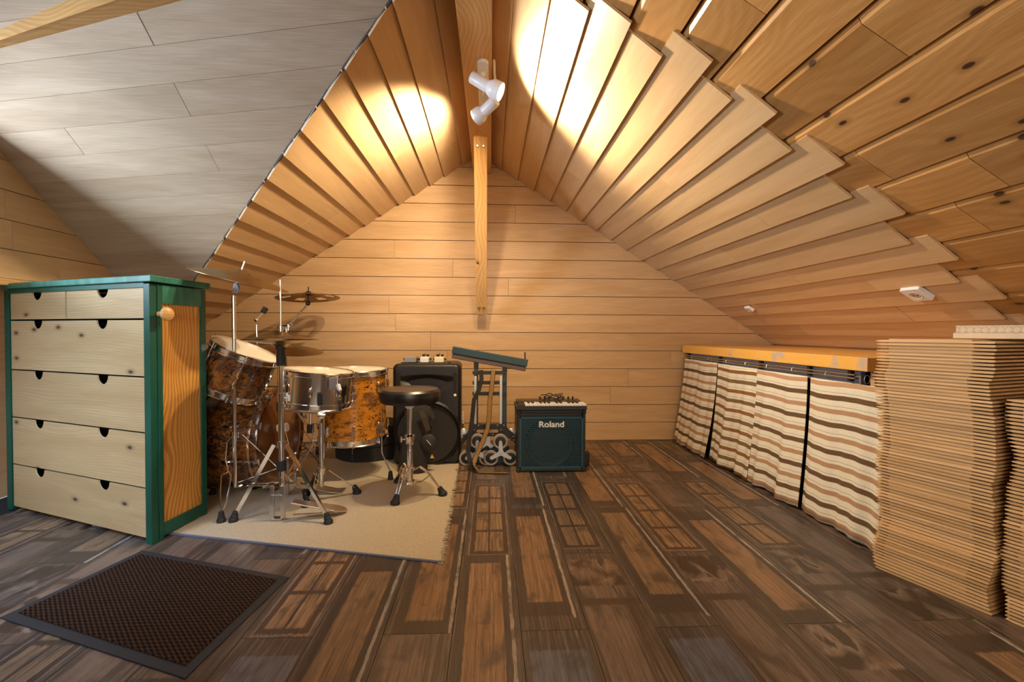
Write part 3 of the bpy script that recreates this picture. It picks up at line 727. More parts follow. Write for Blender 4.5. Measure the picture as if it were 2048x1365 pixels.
# ================================================================ DRUM KIT
def circ_frame(axis): return frame(axis)
def drum(name,label,c,axis,R,H,shell,nl_,headmat,hoopmat=None,hh=.028,lugL=.045,rods=True,ph=0,grp=None):
    """c = centre of the top head; axis points out of the top head"""
    x,y,z=frame(axis); c=V(c); t=thing(name,label,'drum',tuple(c-z*H),grp)
    hoopmat=hoopmat or M['chrome']
    MB().lathe([(R-.004,-.012),(R,-.014),(R,-H+.014),(R-.004,-H+.012)],c,z,48).build('shell',shell,t,smooth=True)
    for nm,h0,sg in (('hoop',0,1),('hoop',-H,-1)):
        a=h0; k=sg
        MB().lathe([(R+.002,a-k*hh*.75),(R+.010,a-k*hh*.8),(R+.010,a-k*hh*.55),(R+.005,a-k*hh*.5),(R+.005,a+k*.004),(R+.009,a+k*.008),(R+.007,a+k*.011),(R+.001,a+k*.008),(R+.001,a-k*hh*.75)],c,z,56,closed=True).build(nm,hoopmat,t,smooth=True)
        MB().lathe([(0,a+k*.001),(R*.98,a+k*.001),(R+.0,a-k*.002)] if k>0 else [(R,a+.002),(R*.98,a-.001),(0,a-.001)],c,z,48).build('head',headmat,t,smooth=True)
    for i in range(nl_):
        an=ph+2*PI*i/nl_; d=x*math.cos(an)+y*math.sin(an); tt=z.cross(d)
        for a,sg in ((-lugL*1.3-.02,1),(-H+lugL*1.3+.02,-1)) if H>.2 else ((-H/2,1),):
            p=c+d*(R+.004)+z*a
            L=lugL if H>.2 else H*.27
            MB().tube([p-z*L*.62,p-z*L*.4+d*.006,p+d*.009,p+z*L*.4+d*.006,p+z*L*.62],[.003,.0065,.008,.0065,.003],8).build('lug',M['chrome'],t,smooth=True)
            if rods:
                m=MB()
                if H>.2: m.cyl(p+d*.006,c+d*(R+.011)+z*(0 if sg>0 else -H),.0022,6)
                else: m.cyl(c+d*(R+.011)+z*.004,c+d*(R+.011)-z*(H+.004),.0022,6)
                m.cyl(c+d*(R+.011)+z*(.012 if sg>0 else -H-.012),c+d*(R+.011)+z*(-.012 if sg>0 else -H+.012),.0045,8)
                m.build('tension_rod',M['chrome'],t,smooth=True)
    return t
# bass drum lying on its side, batter head to the right
bd_c=V((-1.075,2.405,.272)); R=.246
kd=thing('bass_drum','large bass drum in dark marbled wrap lying on its side behind the stands','drum',(-1.3,2.36,.01))
ax=V((1,-.02,0)).normalized()
MB().lathe([(R-.004,-.02),(R,-.02),(R,-.34),(R-.004,-.34)],bd_c,ax,64).build('shell',M['wrapdark'],kd,smooth=True)
MB().lathe([(R-.002,-.034),(R+.009,-.034),(R+.011,-.030),(R+.011,-.004),(R+.009,0),(R-.002,0)],bd_c,ax,64,closed=True).build('hoop',M['wrapdark'],kd,smooth=True)
MB().lathe([(R-.002,-.31),(R+.009,-.31),(R+.011,-.315),(R+.011,-.34),(R+.009,-.345),(R-.002,-.345)],bd_c,ax,64,closed=True).build('hoop',M['wrapdark'],kd,smooth=True)
MB().lathe([(R+.001,-.046),(R+.007,-.046),(R+.007,-.034),(R+.001,-.034)],bd_c,ax,64,closed=True).build('metal_ring',M['chrome'],kd,smooth=True)
MB().lathe([(0,-.012),(R*.93,-.012),(R-.002,-.018)],bd_c,ax,64).build('head',M['amberhead'],kd,smooth=True)
MB().lathe([(R-.002,-.335),(R*.93,-.338),(0,-.338)],bd_c,ax,48).build('head',M['amberhead'],kd,smooth=True)
MB().lathe([(R-.020,-.016),(R-.006,-.010),(R-.003,-.016)],bd_c,ax,64).build('inner_rim',M['hoopwood'],kd,smooth=True)
x,y,z=frame(ax)
for i in range(10):
    an=2*PI*(i+.35)/10; d=x*math.cos(an)+y*math.sin(an); p=bd_c+d*(R+.010)
    m=MB(); m.tube([p-z*.11-d*.004,p-z*.095+d*.006,p-z*.07+d*.004],[.004,.008,.003],8); m.cyl(p-z*.09+d*.004,p+z*.002+d*.008,.0025,6)
    m.box(p+d*.008-z*.002,(.016,.016,.016)); m.cyl(p+z*.012+d*.008-z.cross(d)*.016,p+z*.012+d*.008+z.cross(d)*.016,.0035,8)
    m.build('claw',M['chrome'],kd,smooth=True)
    MB().tube([p-z*.17-d*.005,p-z*.15+d*.008,p-z*.12+d*.008,p-z*.10-d*.004],[.003,.008,.008,.003],8).build('lug',M['chrome'],kd,smooth=True)
for s_ in (-1,1):
    a=bd_c+V((-.30,s_*.19,-.15)); MB().tube([a,a+V((-.10,s_*.10,-.117))],.006,8).build('spur',M['chrome'],kd,smooth=True)
    MB().ball(a+V((-.10,s_*.10,-.108)),.011).build('spur_tip',M['rubber'],kd,smooth=True)
MB().box(bd_c+V((-.035,0,-R-.012)),(.05,.06,.020)).build('foot_block',M['rubber'],kd)
mp=MB(); mp.cyl((-1.221,2.400,0.539),(-1.202,2.360,0.637),.010,10); mp.box((-1.221,2.400,0.544),(.05,.04,.014)); mp.tube([(-1.207,2.370,0.593),(-1.274,2.370,0.578)],.007,8)
mp.build('tom_mount',M['chrome'],kd,smooth=True)
# rack tom
tn=V((.42,.01,.91)).normalized()
tom=drum('rack_tom','dark marbled rack tom tilted over the bass drum, beside the green chest',(-1.171,2.240,0.726),tn,.147,.205,M['wrapdark'],6,M['head'],ph=.5)
# floor tom
ft=drum('floor_tom','orange marbled floor tom on three legs left of the round stool',(-0.776,2.620,0.600),(.0,-.03,1),.176,.385,M['wrap'],8,M['head'],ph=.28)
fc=V((-0.776,2.620,0.600))
random.seed(3)
for an,L in ((-.15,0),(2.0,0),(4.0,0)):
    d=V((math.cos(an)*.83+.05,math.sin(an)-.25 if an<0 else math.sin(an),0)).normalized(); p=fc+d*.196
    p0=V((p.x,p.y,.40)); 
    g=MB().tube([p0,(p.x,p.y,.15),(p.x+d.x*.012,p.y+d.y*.012,.13),(p.x+d.x*.055,p.y+d.y*.055,.055)],.0045,8).build('leg',M['chrome'],ft,smooth=True)
    q=V((p.x+d.x*.058,p.y+d.y*.058,.03)); MB().lathe([(.012,-.022),(.016,-.02),(.013,.0),(.010,.022),(.006,.026)],q,(0,0,1),12).build('rubber_foot',M['rubber'],g,smooth=True)
    MB().box((p.x-d.x*.012,p.y-d.y*.012,.28),(.024,.024,.05)).build('leg_bracket',M['chrome'],ft,bevel=.003)
# snare
sc=V((-0.817,2.200,0.628)); sn=drum('snare_drum','chrome snare drum on a stand in front of the orange floor tom',sc,(.09,.0,1),.155,.150,M['chrome'],8,M['head'],hh=.02,ph=.2)
MB().box((-0.692,2.050,0.588),(.040,.018,.055)).build('strainer',M['steel'],sn,bevel=.003)
MB().tube([(-0.668,2.030,0.586),(-0.656,2.020,0.561)],[.010,.008],8).build('strainer_lever',M['whiteplastic'],sn,smooth=True)
for p_ in ((-0.750,2.040,0.519),): MB().box(p_,(.018,.012,.05)).build('basket_pad',M['rubber'],sn)
def foot(parent,p,d=(0,0,1),r=.014,ribs=True):
    p=V(p); m=MB(); m.lathe([(r*.9,0),(r*1.15,.004),(r*1.2,.016),(r*.9,.024),(r*.95,.028),(r*.75,.034),(r*.8,.038),(r*.55,.052),(.001,.053)],p,V(d),14)
    return m.build('rubber_foot',M['rubber'],parent,smooth=True)
def tripod(name,label,c,ztop,collar,feet,rp=.0125,zb=.05,cat='stand',grp=None,mat='chrome',brace=True,double=True,fr=.014,out=.03):
    c=V(c); t=thing(name,label,cat,(c.x,c.y,0),grp)
    MB().cyl((c.x,c.y,zb),(c.x,c.y,ztop),rp,16).build('pole',M[mat],t,smooth=True)
    MB().lathe([(rp+.001,-.016),(rp+.008,-.014),(rp+.008,.014),(rp+.001,.016)],(c.x,c.y,collar),(0,0,1),16).build('collar',M[mat],t,smooth=True)
    for f in feet:
        f=V((f[0],f[1],0)); d=(f-V((c.x,c.y,0))).normalized(); a=V((c.x,c.y,collar))+d*out; e=f-d*.006+V((0,0,.03))
        m=MB(); w_=d.cross(V((0,0,1)))
        L=(e-a).normalized()
        if double:
            for s in (-1,1): m.bar(a+w_*.006*s,e+w_*.006*s,.003,.012,up=w_)
        else: m.bar(a,e,.016,.010,up=w_)
        lg=m.build('leg',M[mat],t)
        fd=(a-e).normalized()
        foot(lg,f-d*.0+V((0,0,.002)),(fd+V((0,0,1.2))).normalized(),fr)
        if brace:
            mid=a.lerp(e,.55); MB().bar((c.x+d.x*.012,c.y+d.y*.012,zb+.02),mid,.004,.014,up=w_).build('brace',M[mat],t)
    return t
def wing(parent,p,d,mat='steel'):
    p=V(p); d=V(d).normalized(); u=d.cross(V((0,0,1))).normalized()
    m=MB(); m.cyl(p,p+d*.022,.004,8); m.tube([p+d*.02-V((0,0,.014)),p+d*.022,p+d*.02+V((0,0,.014))],[.005,.004,.005],8,flat=.5)
    return m.build('wing_nut',M[mat],parent,smooth=True)
def cymbal(name,label,c,n_,R,bell=.035,droop=.012,grp='cymbals of the drum kit',holes=False,hang=True):
    n_=V(n_).normalized(); c=V(c); t=thing(name,label,'cymbal',tuple(c),grp)
    prof=[(.004,.030),(.012,.0295),(.024,.026),(bell,.016),(bell+.012,.012)]
    K=8
    for i in range(1,K+1):
        q=i/K; r=bell+.012+(R-bell-.012)*q; prof.append((r,.012*(1-q)-droop*q*q))
    if not holes:
        full=prof+[(r,h-.0013) for r,h in reversed(prof)]
        MB().lathe(full,c,n_,72,closed=True).build('disc',M['cymbal'],t,smooth=True)
    else:
        x,y,z=frame(n_); n=72; vs=[];fs=[]
        for r,h in prof:
            for k in range(n): a=2*PI*k/n; vs.append(c+z*h+x*r*math.cos(a)+y*r*math.sin(a))
        for i in range(len(prof)-1):
            for k in range(n):
                if i in (7,8,9) and (k%12) in (0,1,2,3,4): continue
                fs.append((i*n+k,i*n+(k+1)%n,(i+1)*n+(k+1)%n,(i+1)*n+k))
        m=MB(); m.fix=False; o=m.add(vs,fs).build('disc',M['cymbal'],t,smooth=True)
        s_=o.modifiers.new('thickness','SOLIDIFY'); s_.thickness=.0014
    return t
# hi-hat
hc=V((-0.926,2.060,0.293)); hf=[(-1.094,1.980,0.000),(-0.679,1.945,0.000),(hc.x+.01,hc.y+.30,0)]
hh_=tripod('hi_hat_stand','chrome hi-hat stand with foot pedal at the front of the drum kit',(hc.x,hc.y),.742,V((-0.926,2.060,0.318)).z,hf,rp=.0135,zb=.13,double=False,fr=.016)
MB().cyl((hc.x,hc.y,.06),(hc.x,hc.y,.20),.007,10).build('lower_rod',M['chrome'],hh_,smooth=True)
MB().cyl((hc.x,hc.y,.20),(hc.x,hc.y,.245),.020,16).build('rubber_sleeve',M['rubber'],hh_,smooth=True)
MB().lathe([(.019,0),(.019,.045),(.017,.05),(.016,.072),(.022,.074),(.022,.10),(.010,.104)],(hc.x,hc.y,.668),(0,0,1),20).build('cymbal_seat',M['rubber'],hh_,smooth=True)
MB().cyl((hc.x,hc.y,.74),V((-0.926,2.060,1.047)),.0032,8).build('pull_rod',M['steel'],hh_,smooth=True)
z0=V((-0.923,2.060,0.809)).z
m=MB(); m.cyl((hc.x,hc.y,.79),(hc.x,hc.y,z0+.035),.008,10); m.cyl((hc.x,hc.y,z0+.02),(hc.x,hc.y,z0+.032),.012,12); m.build('clutch',M['chrome'],hh_,smooth=True)
wing(hh_,(hc.x+.01,hc.y,z0+.028),(1,0,0))
MB().lathe([(.0145,-.02),(.019,-.019),(.019,.019),(.0145,.02)],(hc.x,hc.y,V((-0.925,2.060,0.527)).z),(0,0,1),16).build('height_clamp',M['chrome'],hh_,smooth=True)
wing(hh_,(hc.x+.015,hc.y,V((-0.925,2.060,0.525)).z),(1,-.2,0),'whiteplastic')
# pedal frame and footboard
pd=MB(); 
for px_,Y_,s in ((553,2.00,.016),(574,1.985,.018)):
    a=V(at(px_,966,2.03)); pd.bar((a.x,1.99,.012),(a.x,1.99,a.z),s,.010)
pd.bar((V((-0.935,2.030,0.156)).x,1.99,.014),(V((-0.890,2.030,0.155)).x,1.99,.014),.03,.008); pd.bar((V((-0.935,2.030,0.156)).x,1.99,.115),(V((-0.890,2.030,0.155)).x,1.99,.115),.016,.006)
pd.build('pedal_frame',M['steel'],hh_,bevel=.001)
fa=V((-0.845,1.980,0.102)); fb=V((-0.653,2.020,0.038))
fa=V((fa.x,1.985,.085)); fb=V((fb.x,2.05,.022))
MB().prism([(0,-.022),(.11,-.028),(.185,-.034),(.215,-.022),(.232,0),(.215,.022),(.185,.034),(.11,.028),(0,.022)],fa,(fb-fa).normalized(),(0,1,0),(0,0,1),0,.006).build('footboard',M['steel'],hh_,bevel=.001)
MB().bar(fa+V((0,0,-.055)),fb+V((-.02,0,-.008)),.012,.004).build('base_bar',M['steel'],hh_)
cymbal('hi_hat_cymbal','lower hi-hat cymbal, upturned under its twin on the hi-hat stand',(hc.x,hc.y,.776),(0,0,-1),.158,grp='pair of hi-hat cymbals',droop=.006)
cymbal('hi_hat_cymbal','upper hi-hat cymbal on the hi-hat stand with the long pull rod',(hc.x,hc.y,.789),(-.01,.03,1),.158,grp='pair of hi-hat cymbals',droop=.006)
# crash on its stand at the left
cc=V((-1.160,2.120,0.279)); cf=[(-1.140,1.977,0.000),(cc.x+.27,cc.y+.13,0),(cc.x-.22,cc.y+.20,0)]
zc=V((-1.128,2.120,1.070))
cs=tripod('cymbal_stand','slim chrome cymbal stand close to the green chest',(cc.x,cc.y),V((-1.151,2.120,0.980)).z,V((-1.159,2.120,0.348)).z,cf[1:],rp=.0085,zb=.11,double=True,fr=.014,grp='cymbal stands of the drum kit')
tz=V((-1.150,2.120,1.011)); MB().prism([(-.014,-.022),(-.006,.024),(.006,.030),(.016,.004),(.010,-.020)],tz,(1,0,0),(0,0,1),(0,-1,0),-.007,.007).build('tilter',M['grey'],cs,bevel=.002)
MB().cyl(tz+V((0,0,.01)),tz+V((.04,0,.125)),.004,8).build('cymbal_rod',M['steel'],cs,smooth=True)
for zz in (V((-1.157,2.120,0.640)).z,):
    MB().lathe([(.009,-.024),(.0135,-.022),(.0135,.022),(.009,.024)],(cc.x,cc.y,zz),(0,0,1),14).build('height_clamp',M['chrome'],cs,smooth=True)
    wing(cs,(cc.x+.01,cc.y,zz+.005),(1,-.4,0))
foot(cs,V((cf[0][0],cf[0][1],.002)),(0,0,1),.015)
# wire legs seen beside the pole
for s in (-1,1):
    pts=[(-1.153,2.100,0.353),(-1.161,2.060,0.328),(-1.151,2.030,0.259),(-1.130,2.010,0.225),(-1.132,2.010,0.210),(-1.151,2.000,0.198),(-1.150,1.990,0.130),(-1.146,1.985,0.074),(-1.142,1.985,0.048)]
    if s>0: pts=[(-1.168,2.120,0.348),(-1.152,2.090,0.253),(-1.137,2.030,0.230),(-1.130,2.010,0.221),(-1.112,2.000,0.198),(-1.118,2.000,0.148),(-1.126,1.990,0.087),(-1.140,1.985,0.048)]
    MB().tube(pts,.0027,6).build('wire_leg',M['chrome'],cs,smooth=True)
for pts in ([(-1.174,2.130,0.341),(-1.259,2.200,0.295),(-1.325,2.250,0.218),(-1.398,2.300,0.148)],[(-1.174,2.130,0.332),(-1.282,2.200,0.241),(-1.330,2.250,0.213),(-1.267,2.250,0.113),(-1.209,2.200,0.088)],[(-1.296,2.200,0.184),(-1.338,2.200,0.113)]):
    MB().tube(pts,.0027,6).build('wire_leg',M['chrome'],cs,smooth=True)
zdir=V((.25,-.02,.97)); cymbal('crash_cymbal','large tilted crash cymbal highest at the left, seen from below',V((-1.126,2.120,1.068)),zdir,.203,droop=.020)
# cymbal with holes on a boom behind
bc=V((-1.341,3.060,0.368)); 
bs=tripod('boom_stand','chrome boom stand with slanting arm near the gable wall',(bc.x,bc.y),V((-1.339,3.060,0.846)).z,.30,[(bc.x+.2,bc.y+.02,0),(bc.x-.2,bc.y+.12,0),(bc.x-.06,bc.y-.25,0)],rp=.009,zb=.1,grp='cymbal stands of the drum kit')
MB().tube([(-1.449,3.040,0.758),(-1.336,3.060,0.846),(-1.231,3.090,0.977),(-1.216,3.100,1.004)],.006,8).build('boom_arm',M['steel'],bs,smooth=True)
MB().ball((-1.215,3.100,1.007),.016).build('tilter',M['black'],bs,smooth=True)
MB().cyl((-1.215,3.100,1.007),(-1.212,3.100,1.117),.004,8).build('cymbal_rod',M['black'],bs,smooth=True)
MB().cyl((-1.212,3.100,1.087),(-1.212,3.100,1.064),.014,12).build('felt',M['felt'],bs,smooth=True)
MB().box((-1.342,3.060,0.853),(.05,.02,.02)).build('boom_clamp',M['chrome'],bs,bevel=.003); wing(bs,V((-1.323,3.060,0.863)),(1,0,.2))
cymbal('effects_cymbal','thin cymbal with round cut-outs above the kit, near the gable wall',V((-1.215,3.100,1.051)),(-.06,.07,.98),.200,holes=True,droop=.010)
# ride behind the hi-hat
rc=V((-1.186,2.660,0.456)); rs=tripod('cymbal_stand','chrome cymbal stand hidden behind the hi-hat, carrying the lowest cymbal',(rc.x,rc.y),.70,.26,[(rc.x+.19,rc.y+.08,0),(rc.x-.14,rc.y+.2,0),(rc.x+.02,rc.y-.22,0)],rp=.010,zb=.09,mat='black',grp='cymbal stands of the drum kit')
MB().cyl((rc.x,rc.y,.70),(rc.x,rc.y,.765),.004,8).build('cymbal_rod',M['steel'],rs,smooth=True)
cymbal('ride_cymbal','dull ride cymbal hanging low behind the hi-hat',V((rc.x+.03,rc.y,.722)),(.10,-.09,.98),.19)
# thin rod with black cylinder
pm=thing('percussion_clamp','thin chrome rod with a black cylinder tip standing behind the rack tom','clamp rod',(-1.269,2.550,0.746))
MB().tube([(-1.271,2.550,0.444),(-1.272,2.550,0.718),(-1.276,2.550,0.855)],.0035,8).build('rod',M['chrome'],pm,smooth=True)
MB().ball((-1.276,2.550,0.882),.012).build('joint',M['chrome'],pm,smooth=True)
MB().cyl((-1.271,2.550,0.890),(-1.241,2.550,0.923),.0045,8).build('arm',M['steel'],pm,smooth=True)
MB().cyl((-1.241,2.550,0.921),(-1.225,2.550,0.948),.015,14).build('cylinder_tip',M['black'],pm,smooth=True)
# snare stand
s0=V((-0.803,2.200,0.208)); ss=tripod('snare_stand','low chrome tripod stand holding the snare drum',(s0.x,s0.y),V((-0.802,2.200,0.385)).z,V((-0.803,2.200,0.155)).z,[(-0.662,2.306,0.000),(-0.851,2.137,0.000),(s0.x-.12,s0.y+.20,0)],rp=.011,zb=.08,fr=.018,grp='low stands')
MB().lathe([(.012,-.02),(.017,-.018),(.017,.018),(.012,.02)],(s0.x,s0.y,V((-0.802,2.200,0.304)).z),(0,0,1),16).build('height_clamp',M['chrome'],ss,smooth=True)
wing(ss,(s0.x-.015,s0.y-.01,V((-0.802,2.200,0.304)).z),(-1,-.3,0))
kb2=V((-0.802,2.200,0.423)); MB().lathe([(.001,-.014),(.018,-.012),(.020,0),(.018,.012),(.001,.014)],kb2,(.3,-1,.1),18).build('ball_joint',M['chrome'],ss,smooth=True)
sb=sc-V((.09,0,1)).normalized()*.150
for an in (-2.6,-.5,1.5):
    d=V((math.cos(an),math.sin(an),0)); p=sb+d*.158
    MB().tube([kb2+V((0,0,.005)),kb2+d*.07+V((0,0,.018)),V((p.x,p.y,sb.z-.022)),V((p.x,p.y,sb.z+.03))],.006,6,flat=.6).build('basket_arm',M['steel'],ss,smooth=True)
    MB().box((p.x,p.y,sb.z+.0),(.014,.014,.05)).build('basket_grip',M['rubber'],ss,bevel=.002)
MB().tube([(-0.872,2.280,0.360),(-0.875,2.280,0.253),(-0.936,2.280,0.162)],.0035,6).build('spare_rod',M['chrome'],ss,smooth=True)
# mounting bracket arms seen beside the snare
br=thing('hinged_arm','flat hinged chrome arm folded between the hi-hat and the snare drum','arm',(-0.979,2.300,0.468))
MB().bar((-0.991,2.300,0.473),(-0.912,2.300,0.356),.010,.004,up=(0,1,0)).build('lower_link',M['hoopwood'],br)
MB().bar((-0.990,2.320,0.463),(-0.907,2.320,0.427),.010,.004,up=(0,1,0)).build('upper_link',M['hoopwood'],br)
MB().tube([(-0.889,2.300,0.443),(-0.892,2.300,0.356)],.006,8).build('pivot_rod',M['chrome'],br,smooth=True)
MB().cyl((-0.892,2.300,0.356),(-0.892,2.300,0.316),.017,12).build('knuckle',M['rubber'],br,smooth=True)
# bass drum pedal
pb=V((-1.0,2.33,0)); bp=thing('bass_drum_pedal','small chrome bass drum pedal on the rug behind the hi-hat','pedal',(-.98,2.33,.008))
MB().prism([(0,-.035),(.20,-.035),(.24,-.02),(.24,.02),(.20,.035),(0,.035)],(-.99,2.34,.05),V((1,-.1,-.17)).normalized(),(0,1,0),(0,0,1),0,.005).build('footboard',M['steel'],bp,bevel=.001)
m=MB(); m.bar((-1.0,2.29,.01),(-1.0,2.29,.20),.012,.008); m.bar((-1.0,2.38,.01),(-1.0,2.38,.20),.012,.008); m.cyl((-1.0,2.28,.19),(-1.0,2.39,.19),.006,8); m.build('uprights',M['chrome'],bp)
MB().box((-.87,2.335,.011),(.26,.07,.006)).build('base_plate',M['steel'],bp)
MB().tube([(-1.0,2.335,.19),(-1.035,2.335,.33)],.003,6).build('beater_shaft',M['chrome'],bp,smooth=True); MB().cyl((-1.063,2.335,.33),(-1.020,2.335,.338),.022,14).build('beater',M['whiteplastic'],bp,smooth=True)
# ================================================================ STOOL
st=V((-0.397,2.270,0.284)); st.z=0
so=thing('drum_stool','round black padded drum stool on a chrome tripod','stool',(st.x,st.y,0))
zs=V((-0.397,2.270,0.541)).z
MB().lathe([(.001,-.070),(.125,-.070),(.143,-.064),(.149,-.050),(.150,-.030),(.148,-.012),(.138,-.002),(.10,.002),(.001,.004)],(st.x,st.y,zs),(0,0,1),56).build('seat',M['vinyl'],so,smooth=True)
MB().lathe([(.140,-.066),(.1435,-.064),(.1435,-.060),(.140,-.058)],(st.x,st.y,zs),(0,0,1),56,closed=True).build('seat_piping',M['felt'],so,smooth=True)
MB().prism([(-.06,0),(.05,0),(.03,-.012),(.012,-.03),(-.012,-.03),(-.03,-.012)],(st.x,st.y-.01,zs-.071),(1,0,0),(0,0,1),(0,1,0),-.004,.024).build('seat_bracket',M['alu'],so,bevel=.001)
MB().cyl((st.x,st.y,.07),(st.x,st.y,zs-.075),.0125,16).build('pole',M['chrome'],so,smooth=True)
MB().cyl((st.x,st.y,.07),(st.x,st.y,.235),.0165,16).build('sleeve',M['chrome'],so,smooth=True)
zk=V((-0.397,2.270,0.289)).z
MB().lathe([(.017,-.026),(.022,-.02),(.022,-.006),(.026,0),(.026,.016),(.018,.024)],(st.x,st.y,zk),(0,0,1),16).build('collar',M['hoopwood'] and M['chrome'],so,smooth=True); wing(so,(st.x-.02,st.y-.01,zk),(-1,-.2,0))
for f in ((-0.447,2.147,0.000),(-0.228,2.263,0.000),(st.x-.10,st.y+.20,0)):
    f=V((f[0],f[1],0)); d=(f-st).normalized(); w_=d.cross(V((0,0,1))); L=(f-st).length
    m=MB()
    for s in (-1,1):
        m.tube([st+d*.02+w_*.008*s+V((0,0,.135)),st+d*L*.30+w_*.009*s+V((0,0,.150)),st+d*L*.55+w_*.009*s+V((0,0,.118)),st+d*(L-.015)+w_*.006*s+V((0,0,.035))],.0055,6,flat=.5)
    lg=m.build('leg',M['chrome'],so,smooth=True)
    MB().tube([st+d*.02+V((0,0,.07)),st+d*L*.34+V((0,0,.075)),st+d*L*.60+V((0,0,.108))],.006,6,flat=.5).build('brace',M['chrome'],so,smooth=True)
    foot(lg,f+V((0,0,.002)),V((-d.x*.5,-d.y*.5,1)).normalized(),.019)
MB().lathe([(.0165,-.012),(.026,-.008),(.026,.008),(.0165,.012)],(st.x,st.y,.140),(0,0,1),16).build('leg_hub',M['chrome'],so,smooth=True)
MB().lathe([(.0165,-.01),(.024,-.008),(.024,.008),(.0165,.01)],(st.x,st.y,.073),(0,0,1),16).build('leg_hub',M['chrome'],so,smooth=True)
# ================================================================ LOUDSPEAKER, BAG, PEDALS
YS=2.80
sx0,sx1=V((-0.595,2.800,0.099)).x,V((-0.181,2.800,0.095)).x; szt=V((-0.398,2.800,0.625)).z; sxc=(sx0+sx1)/2; sw=sx1-sx0
sp=thing('loudspeaker','tall black plastic loudspeaker standing behind the drum stool','loudspeaker',(sxc,YS+.15,0))
def rrect(x0,x1,z0,z1,r,n=6):
    out=[]
    for cx,cz,a0 in ((x1-r,z1-r,0),(x0+r,z1-r,PI/2),(x0+r,z0+r,PI),(x1-r,z0+r,1.5*PI)):
        for k in range(n+1): a=a0+PI/2*k/n; out.append((cx+r*math.cos(a),cz+r*math.sin(a)))
    return out
zb_=.004
MB().prism(rrect(sx0+.01,sx1-.01,zb_,szt,.035),(0,YS+.020,0),(1,0,0),(0,0,1),(0,1,0),0,.29).build('cabinet',M['black'],sp,smooth=True,bevel=.008)
# front baffle as a height field: horn flare and woofer well are modelled relief
nx,nz=90,130; vs=[];fs=[]
wc=(sxc+.005,V((-0.383,2.800,0.196)).z); wr=.192; hx,hz=sxc+.0,V((-0.392,2.800,0.503)).z
for j in range(nz+1):
    for i in range(nx+1):
        x=sx0+sw*i/nx; z=zb_+(szt-zb_)*j/nz; d=0
        r=math.hypot(x-wc[0],z-wc[1])
        if r<wr: d=.016
        elif r<wr+.012: d=-.006
        u=(x-hx)/(sw*.5); vz=(z-hz)/.075
        if r>=wr+.012 and abs(u)<.80:
            top=.72-.25*u*u; bot=-1.3+abs(u)*1.55
            if vz<top and vz>bot: 
                e=min(top-vz,vz-bot,1.0); d=.055*min(1,e*1.3)*(1-abs(u)*.75)
        # rounded outer corners
        ex=min(x-sx0,sx1-x); ez=min(z-zb_,szt-z); q=0
        R_=.035
        if ex<R_ and ez<R_:
            q=math.hypot(R_-ex,R_-ez)
            if q>R_: 
                k=R_/q; cx=sx0+R_ if x<sxc else sx1-R_; cz=zb_+R_ if z<.3 else szt-R_
                x=cx+(x-cx)*k; z=cz+(z-cz)*k
        m_=min(ex,ez) if q==0 else max(0,R_-q)
        rd_=.020*(1-min(1,m_/.020))**2
        vs.append((x,YS+d+rd_,z))
for j in range(nz):
    for i in range(nx): q=j*(nx+1)+i; fs.append((q,q+1,q+nx+2,q+nx+1))
m=MB(); m.fix=False; m.add(vs,fs).build('front_baffle',M['black'],sp,smooth=True)
MB().lathe([(0,-.0),(.05,.004),(wr-.012,.010),(wr-.004,.004)],(wc[0],YS+.012,wc[1]),(0,-1,0),64).build('woofer_grille',plain('black_grille_cloth',(.020,.017,.015),.75,bump=.6,sc=200),sp,smooth=True)
MB().lathe([(wr-.006,0),(wr+.004,.012),(wr+.010,.006),(wr+.008,0)],(wc[0],YS-.002,wc[1]),(0,-1,0),64,closed=True).build('woofer_ring',M['black'],sp,smooth=True)
for px_ in (797,910):
    a=V(at(px_,746,YS)); b=V(at(px_,794,YS)); x=a.x
    h=MB().prism(rrect(x-.011,x+.011,b.z,a.z,.0105),(0,YS-.0015,0),(1,0,0),(0,0,1),(0,-1,0),-.004,.001).build('handle_slot',M['dark'],sp)
MB().ball((-0.215,2.796,0.432),.0095,sc=(1,.4,1)).build('screw_knob',M['cream'],sp,smooth=True)
MB().prism([(0,0),(.026,0),(.013,.026)],(-0.367,2.796,0.045),(1,0,0),(0,0,1),(0,-1,0),0,.001).build('warning_sticker',M['yellow'],sp)
MB().box((-0.440,2.796,0.378),(.030,.003,.010)).build('badge',M['steel'],sp)
for px_ in (806,899): MB().cyl(at(px_,728,YS+.08),at(px_,725,YS+.08),.011,12).build('top_peg',M['black'],sp,smooth=True)
# guitar pedals on top
def stomp(px0,px1,py0,py1,name,label,mat,knobs,toggle,Y=2.90):
    a=V(at(px0,py1,Y)); b=V(at(px1,py0,Y)); z0=szt+.002; h=b.z-a.z; t=thing(name,label,'effects pedal',((a.x+b.x)/2,Y,z0),'effects pedals on the loudspeaker')
    MB().box(((a.x+b.x)/2,Y+.03,z0+h/2),(b.x-a.x,.10,h)).build('case',mat,t,bevel=.004)
    for k in range(knobs):
        x=a.x+(b.x-a.x)*((k+.5)/knobs if knobs>1 else .5); MB().cyl((x,Y+.045,z0+h),(x,Y+.045,z0+h+.014),.0085,14).build('knob',M['black'],t,smooth=True)
    if toggle: MB().cyl(((a.x+b.x)/2,Y+.02,z0+h),((a.x+b.x)/2,Y+.02,z0+h+.022),.004,8).build('switch',M['chrome'],t,smooth=True)
    for s in (-1,1): MB().cyl(((a.x+b.x)/2+s*(b.x-a.x)/2,Y+.03,z0+h*.55),((a.x+b.x)/2+s*((b.x-a.x)/2+.012),Y+.03,z0+h*.55),.007,10).build('jack',M['black'],t,smooth=True)
stomp(809,833,713,724,'effects_pedal','grey metal effects pedal, leftmost on top of the loudspeaker',M['grey'],0,0)
